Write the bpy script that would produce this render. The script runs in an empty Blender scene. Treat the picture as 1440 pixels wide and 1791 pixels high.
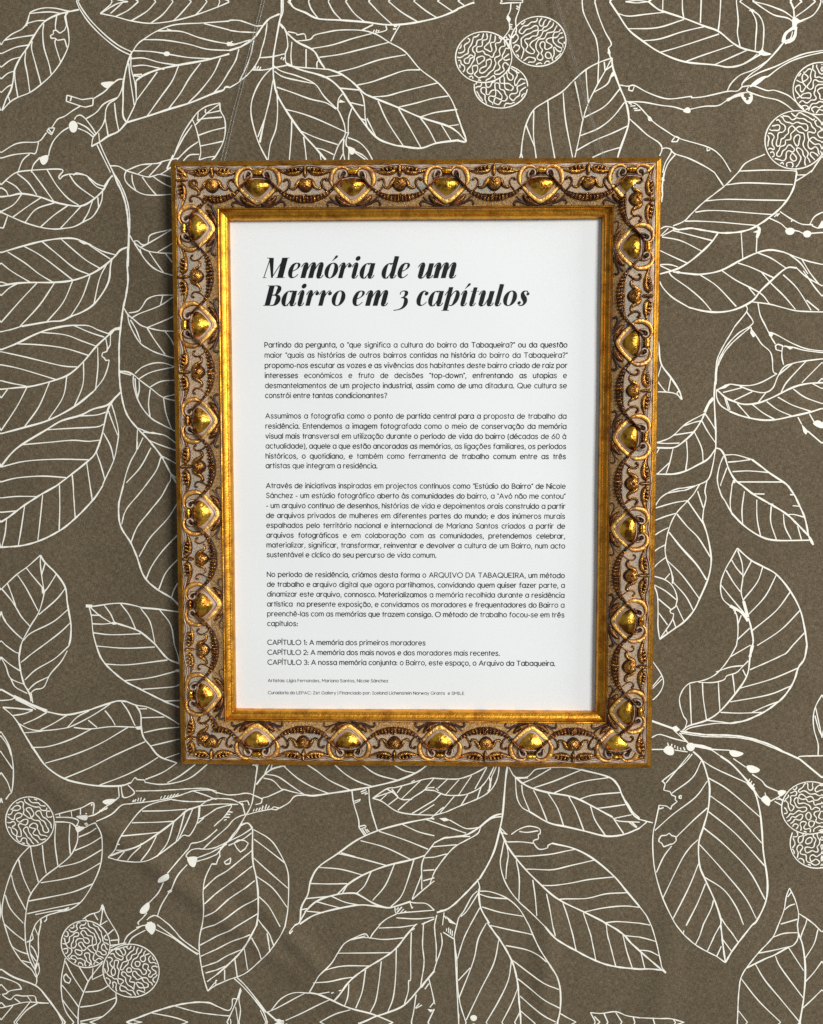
import bpy, bmesh, math, random
import numpy as np
from mathutils import Vector, Matrix

# ------------------------------------------------------------------ camera, world, lamps, exposure
scn = bpy.context.scene
MM = 0.001
def W3(x, y, h):
    """plane millimetres (x right, y up, h out of the wall) -> world metres; the wall is the XZ plane, the viewer at -Y"""
    return Vector((x * MM, -h * MM, y * MM))

cam_d = bpy.data.cameras.new('camera'); cam = bpy.data.objects.new('camera', cam_d)
scn.collection.objects.link(cam); scn.camera = cam
cam_d.sensor_fit = 'VERTICAL'; cam_d.sensor_height = 36.0; cam_d.lens = 36.0 * 1500.0 / 1791.0
cam_d.clip_start = 0.01; cam_d.clip_end = 50.0
CAM_POS = (9.5289, 5.9515, 493.9168)
CAM_ROT = [(0.999726, -7.65e-05, -0.0234088), (0.0013786, -0.9980667, 0.0621359), (-0.0233683, -0.0621511, -0.9977931)]          # rows: camera right, camera down, camera forward in plane coordinates
r_, d_, f_ = [Vector((v[0], -v[2], v[1])) for v in CAM_ROT]
m = Matrix.Identity(4)
for i in range(3):
    m[i][0] = r_[i]; m[i][1] = -d_[i]; m[i][2] = -f_[i]
m.translation = W3(*CAM_POS)
cam.matrix_world = m

world = bpy.data.worlds.new('World'); scn.world = world; world.use_nodes = True
wb = world.node_tree.nodes['Background']
wb.inputs[0].default_value = (0.93, 0.97, 1.0, 1); wb.inputs[1].default_value = 0.24

def lamp(name, pos, target, sx, sy, power, col):
    l = bpy.data.lights.new(name, 'AREA'); l.shape = 'RECTANGLE'; l.size = sx; l.size_y = sy
    l.energy = power; l.color = col
    o = bpy.data.objects.new(name, l); scn.collection.objects.link(o)
    o.location = W3(*[p * 1000 for p in pos])
    d = W3(*[p * 1000 for p in target]) - o.location
    o.rotation_euler = d.to_track_quat('-Z', 'Y').to_euler()
    return o
lamp('window_light', (2.2, 0.75, 0.80), (0, 0.02, 0), 0.8, 1.1, 22.0, (1.0, 0.985, 0.955))
lamp('room_light', (1.55, 0.70, 2.5), (0, 0, 0), 0.9, 0.9, 84.0, (1.0, 0.985, 0.96))

vs = scn.view_settings
vs.view_transform = 'Standard'; vs.look = 'None'; vs.gamma = 1.0; vs.use_curve_mapping = False; vs.exposure = 0.0
try: scn.cycles.use_denoising = False
except Exception: pass

# ------------------------------------------------------------------ helpers
rng = random.Random(7)
def link(name, me, parent=None, mats=()):
    o = bpy.data.objects.new(name, me); scn.collection.objects.link(o)
    for mt in mats: me.materials.append(mt)
    if parent is not None: o.parent = parent
    return o
def tag(o, label=None, cat=None, kind=None, group=None):
    if label: o['label'] = label
    if cat: o['category'] = cat
    if kind: o['kind'] = kind
    if group: o['group'] = group
def empty(name, loc=(0, 0, 0)):
    o = bpy.data.objects.new(name, None); scn.collection.objects.link(o); o.location = loc; o.empty_display_size = 0.02
    return o
class MB:
    """collects vertices (any coordinates) and faces with material indices"""
    def __init__(s): s.v = []; s.f = []; s.mi = []
    def add(s, vs, fs, mi=0):
        b = len(s.v); s.v.extend(vs)
        for k, f in enumerate(fs):
            s.f.append(tuple(b + i for i in f)); s.mi.append(mi[k] if isinstance(mi, list) else mi)
    def mesh(s, name, smooth=True, recalc=False):
        me = bpy.data.meshes.new(name); me.from_pydata([tuple(p) for p in s.v], [], s.f); me.update()
        me.polygons.foreach_set('material_index', s.mi)
        if smooth: me.polygons.foreach_set('use_smooth', [True] * len(s.f))
        if recalc:
            bm = bmesh.new(); bm.from_mesh(me); bmesh.ops.recalc_face_normals(bm, faces=bm.faces); bm.to_mesh(me); bm.free()
        return me
def smooth_curve(P, n=4, closed=False):
    """Catmull-Rom through the points (any number of columns)"""
    P = np.asarray(P, float)
    if len(P) < 3: return P
    if closed: Q = np.vstack([P[-1:], P, P[:2]])
    else: Q = np.vstack([2 * P[:1] - P[1:2], P, 2 * P[-1:] - P[-2:-1]])
    out = []
    for i in range(1, len(Q) - 2):
        a, b, c, d = Q[i - 1], Q[i], Q[i + 1], Q[i + 2]
        for k in range(n):
            t = k / n
            out.append(0.5 * (2 * b + (c - a) * t + (2 * a - 5 * b + 4 * c - d) * t * t + (3 * b - a - 3 * c + d) * t ** 3))
    out.append(Q[-2])
    return np.array(out)

# ------------------------------------------------------------------ materials
def mat(name):
    m = bpy.data.materials.new(name); m.use_nodes = True
    nt = m.node_tree; b = nt.nodes['Principled BSDF']
    return m, nt, b
def N(nt, t, **kw):
    n = nt.nodes.new(t)
    for k, v in kw.items():
        if k in n.inputs.keys() if hasattr(n.inputs, 'keys') else False: n.inputs[k].default_value = v
        else: setattr(n, k, v)
    return n
def L(nt, a, b): nt.links.new(a, b)
def noise(nt, scale, detail=3, rough=0.5, vec=None, stretch=None, shift=False):
    n = nt.nodes.new('ShaderNodeTexNoise'); n.inputs['Scale'].default_value = scale
    n.inputs['Detail'].default_value = detail; n.inputs['Roughness'].default_value = rough
    tc = nt.nodes.new('ShaderNodeTexCoord')
    src = tc.outputs['Object']
    if shift:
        oi = nt.nodes.new('ShaderNodeObjectInfo'); va = nt.nodes.new('ShaderNodeVectorMath'); va.operation = 'ADD'
        L(nt, src, va.inputs[0]); L(nt, oi.outputs['Random'], va.inputs[1]); src = va.outputs[0]
    if stretch:
        mp = nt.nodes.new('ShaderNodeMapping'); mp.inputs['Scale'].default_value = stretch
        L(nt, src, mp.inputs['Vector']); src = mp.outputs['Vector']
    L(nt, src, n.inputs['Vector'])
    return n
def ramp(nt, fac, stops):
    r = nt.nodes.new('ShaderNodeValToRGB'); L(nt, fac, r.inputs['Fac'])
    els = r.color_ramp.elements
    while len(els) < len(stops): els.new(0.5)
    for e, (p, c) in zip(els, stops):
        e.position = p; e.color = (*c, 1) if len(c) == 3 else c
    return r
def mixc(nt, fac, a, b, mode='MIX'):
    n = nt.nodes.new('ShaderNodeMix'); n.data_type = 'RGBA'; n.blend_type = mode
    for s, v in ((0, fac), (6, a), (7, b)):
        if hasattr(v, 'links') or hasattr(v, 'is_linked'): L(nt, v, n.inputs[s])
        elif s == 0: n.inputs[0].default_value = v
        else: n.inputs[s].default_value = (*v, 1)
    return n.outputs[2]
def bump(nt, b, height, dist, strength=1.0):
    n = nt.nodes.new('ShaderNodeBump'); n.inputs['Distance'].default_value = dist; n.inputs['Strength'].default_value = strength
    L(nt, height, n.inputs['Height']); L(nt, n.outputs['Normal'], b.inputs['Normal'])
    return n

def make_fabric():
    m, nt, b = mat('brown_cotton')
    warp = noise(nt, 1.0, 2, 0.6, stretch=(2700, 1, 420)); weft = noise(nt, 1.0, 2, 0.6, stretch=(420, 1, 2700))
    fleck = noise(nt, 1300, 3, 0.75); slub = noise(nt, 420, 2, 0.6); broad = noise(nt, 14, 3, 0.55); hue = noise(nt, 600, 2, 0.6)
    def addm(a, b_, w):
        n = N(nt, 'ShaderNodeMath', operation='MULTIPLY_ADD'); L(nt, a, n.inputs[0]); n.inputs[1].default_value = w
        if b_ is None: n.inputs[2].default_value = 0
        else: L(nt, b_, n.inputs[2])
        return n.outputs[0]
    acc = addm(warp.outputs['Fac'], None, 0.31); acc = addm(weft.outputs['Fac'], acc, 0.31)
    acc = addm(fleck.outputs['Fac'], acc, 0.25); acc = addm(slub.outputs['Fac'], acc, 0.13)
    s3 = N(nt, 'ShaderNodeMath', operation='MULTIPLY'); L(nt, acc, s3.inputs[0]); s3.inputs[1].default_value = 1.0
    r = ramp(nt, s3.outputs[0], [(0.36, (0.046, 0.038, 0.020)), (0.5, (0.114, 0.0905, 0.0605)), (0.64, (0.212, 0.182, 0.122))])
    r2 = ramp(nt, broad.outputs['Fac'], [(0.3, (0.90, 0.90, 0.88)), (0.7, (1.09, 1.08, 1.07))])
    c = mixc(nt, 1.0, r.outputs['Color'], r2.outputs['Color'], 'MULTIPLY')
    r3 = ramp(nt, hue.outputs['Fac'], [(0.4, (1, 1, 1)), (0.68, (1.06, 0.97, 0.88))])
    c = mixc(nt, 1.0, c, r3.outputs['Color'], 'MULTIPLY')
    L(nt, c, b.inputs['Base Color']); b.inputs['Roughness'].default_value = 0.95
    b.inputs['Specular IOR Level'].default_value = 0.15
    bump(nt, b, s3.outputs[0], 0.0003, 0.8)
    return m
def make_print():
    m, nt, b = mat('cream_print')
    f = noise(nt, 1800, 2, 0.6)
    r = ramp(nt, f.outputs['Fac'], [(0.28, (0.70, 0.68, 0.58)), (0.48, (0.90, 0.885, 0.795))])
    L(nt, r.outputs['Color'], b.inputs['Base Color']); b.inputs['Roughness'].default_value = 0.85
    b.inputs['Specular IOR Level'].default_value = 0.2
    return m
def make_paper():
    m, nt, b = mat('white_paper')
    f = noise(nt, 900, 4, 0.6); g = noise(nt, 30, 2, 0.5)
    r = ramp(nt, f.outputs['Fac'], [(0.3, (0.745, 0.77, 0.775)), (0.7, (0.785, 0.805, 0.81))])
    L(nt, r.outputs['Color'], b.inputs['Base Color']); b.inputs['Roughness'].default_value = 0.7
    b.inputs['Specular IOR Level'].default_value = 0.25
    bump(nt, b, g.outputs['Fac'], 0.0004, 0.4)
    return m
def make_ink():
    m, nt, b = mat('black_ink'); b.inputs['Base Color'].default_value = (0.007, 0.0075, 0.009, 1)
    b.inputs['Roughness'].default_value = 0.6; b.inputs['Specular IOR Level'].default_value = 0.2
    return m
def gilt(name, c_hi, c_lo, rough, metal=1.0, nscale=350, lo=0.35, hi=0.6, stretch=None, bumpd=0.00025, fine=1500):
    m, nt, b = mat(name)
    a = noise(nt, nscale if not stretch else 1.0, 5, 0.65, stretch=stretch, shift=True); f = noise(nt, fine, 3, 0.6, shift=True)
    r = ramp(nt, a.outputs['Fac'], [(lo, c_lo), (hi, c_hi)])
    oi = nt.nodes.new('ShaderNodeObjectInfo'); vr = ramp(nt, oi.outputs['Random'], [(0.0, (0.72, 0.70, 0.66)), (0.5, (1.0, 1.0, 1.0)), (1.0, (1.12, 1.08, 1.02))])
    L(nt, mixc(nt, 1.0, r.outputs['Color'], vr.outputs['Color'], 'MULTIPLY'), b.inputs['Base Color']); b.inputs['Metallic'].default_value = metal
    rr = ramp(nt, f.outputs['Fac'], [(0.3, (rough - 0.08,) * 3), (0.7, (rough + 0.12,) * 3)])
    L(nt, rr.outputs['Color'], b.inputs['Roughness'])
    s = N(nt, 'ShaderNodeMath', operation='MULTIPLY_ADD'); L(nt, f.outputs['Fac'], s.inputs[0]); s.inputs[1].default_value = 0.5
    L(nt, a.outputs['Fac'], s.inputs[2])
    bump(nt, b, s.outputs[0], bumpd, 1.0)
    return m
def make_wash():
    m, nt, b = mat('rubbed_grey_wash')
    a = noise(nt, 90, 3, 0.6); f = noise(nt, 1300, 4, 0.7); g = noise(nt, 900, 3, 0.7)
    tone = ramp(nt, a.outputs['Fac'], [(0.36, (0.40, 0.405, 0.37)), (0.52, (0.56, 0.42, 0.28))])
    dark = ramp(nt, f.outputs['Fac'], [(0.36, (0.36, 0.24, 0.14)), (0.50, (1, 1, 1))])
    c = mixc(nt, 1.0, tone.outputs['Color'], dark.outputs['Color'], 'MULTIPLY')
    fl = ramp(nt, g.outputs['Fac'], [(0.55, (0, 0, 0)), (0.66, (1, 1, 1))])
    c = mixc(nt, fl.outputs['Color'], c, (0.62, 0.38, 0.12))
    L(nt, c, b.inputs['Base Color']); L(nt, fl.outputs['Color'], b.inputs['Metallic'])
    b.inputs['Roughness'].default_value = 0.5
    bump(nt, b, f.outputs['Fac'], 0.0007, 1.0)
    return m
M_FAB = make_fabric(); M_PRT = make_print(); M_PAP = make_paper(); M_INK = make_ink()
M_LIP = gilt('gilded_lip', (0.78, 0.38, 0.042), (0.40, 0.15, 0.018), 0.40, nscale=160, lo=0.3, hi=0.55, bumpd=0.0003, fine=900)
M_BOSS = gilt('burnished_gold', (0.88, 0.49, 0.062), (0.24, 0.085, 0.014), 0.27, nscale=150, lo=0.40, hi=0.56, bumpd=0.0005, fine=700)
M_STRAP = gilt('rubbed_copper_gold', (0.90, 0.52, 0.12), (0.42, 0.24, 0.12), 0.38, metal=0.75, nscale=210, lo=0.36, hi=0.5, bumpd=0.0008, fine=800)
M_COPPER = gilt('orange_copper_gilt', (0.88, 0.44, 0.10), (0.42, 0.23, 0.12), 0.38, metal=0.75, nscale=190, lo=0.36, hi=0.5, bumpd=0.0008, fine=800)
M_BRONZE = gilt('dark_bronze_patina', (0.36, 0.16, 0.05), (0.10, 0.035, 0.014), 0.27, metal=0.85, nscale=420, lo=0.4, hi=0.68, bumpd=0.0006)
M_BUD = gilt('brown_gilt', (0.74, 0.40, 0.09), (0.20, 0.07, 0.022), 0.24, metal=0.95, nscale=380, lo=0.4, hi=0.62, bumpd=0.0006)
M_GLAZE, _nt, _b = mat('umber_glaze'); _b.inputs['Base Color'].default_value = (0.042, 0.016, 0.008, 1); _b.inputs['Roughness'].default_value = 0.4  # dark patina, with recess shade painted in round the relief
M_PALE = gilt('pale_pink_wash', (0.60, 0.47, 0.38), (0.42, 0.27, 0.16), 0.45, metal=0.25, nscale=300)
M_WASH = make_wash()
M_GRIT = gilt('gold_stipple', (0.80, 0.50, 0.20), (0.38, 0.21, 0.085), 0.42, metal=0.35, nscale=1100, lo=0.42, hi=0.6, bumpd=0.0012, fine=2200)
M_WOOD, _nt, _b = mat('brown_stained_wood')
_n = noise(_nt, 60, 4, 0.6); _r = ramp(_nt, _n.outputs['Fac'], [(0.3, (0.09, 0.035, 0.012)), (0.7, (0.19, 0.08, 0.025))])
L(_nt, _r.outputs['Color'], _b.inputs['Base Color']); _b.inputs['Roughness'].default_value = 0.4
M_LINE, _nt, _b = mat('clear_nylon'); _b.inputs['Base Color'].default_value = (0.55, 0.55, 0.52, 1); _b.inputs['Roughness'].default_value = 0.25
_b.inputs['Transmission Weight'].default_value = 0.75; _b.inputs['IOR'].default_value = 1.3

# ------------------------------------------------------------------ the patterned fabric on the wall
FOLDS = [(-150, -240, 250, -38, 7, 2.2), (-70, -285, 130, -48, 6, 1.9), (78, -300, 160, 88, 7, 1.8), (150, -290, 200, 82, 9, 1.5),
         (190, 235, 220, 80, 9, 1.2), (15, 30, 700, 90, 60, 1.0), (215, 60, 260, 86, 12, 0.5), (-215, -60, 300, 94, 14, 0.5)]
def fold(x, y):
    """soft creases of the hanging cloth (millimetres)"""
    z = np.zeros_like(x)
    for cx, cy, ln, ang, wd, h in FOLDS:
        c, s = math.cos(math.radians(ang)), math.sin(math.radians(ang))
        u = (x - cx) * c + (y - cy) * s; v = -(x - cx) * s + (y - cy) * c
        z = z + h * np.exp(-(u / (ln * 0.5)) ** 2) * np.exp(-(v / wd) ** 2)
    z = z * 1.35
    return z - 1.6 - 0.4 * np.exp(-((x + 10) / 200) ** 2)

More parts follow.
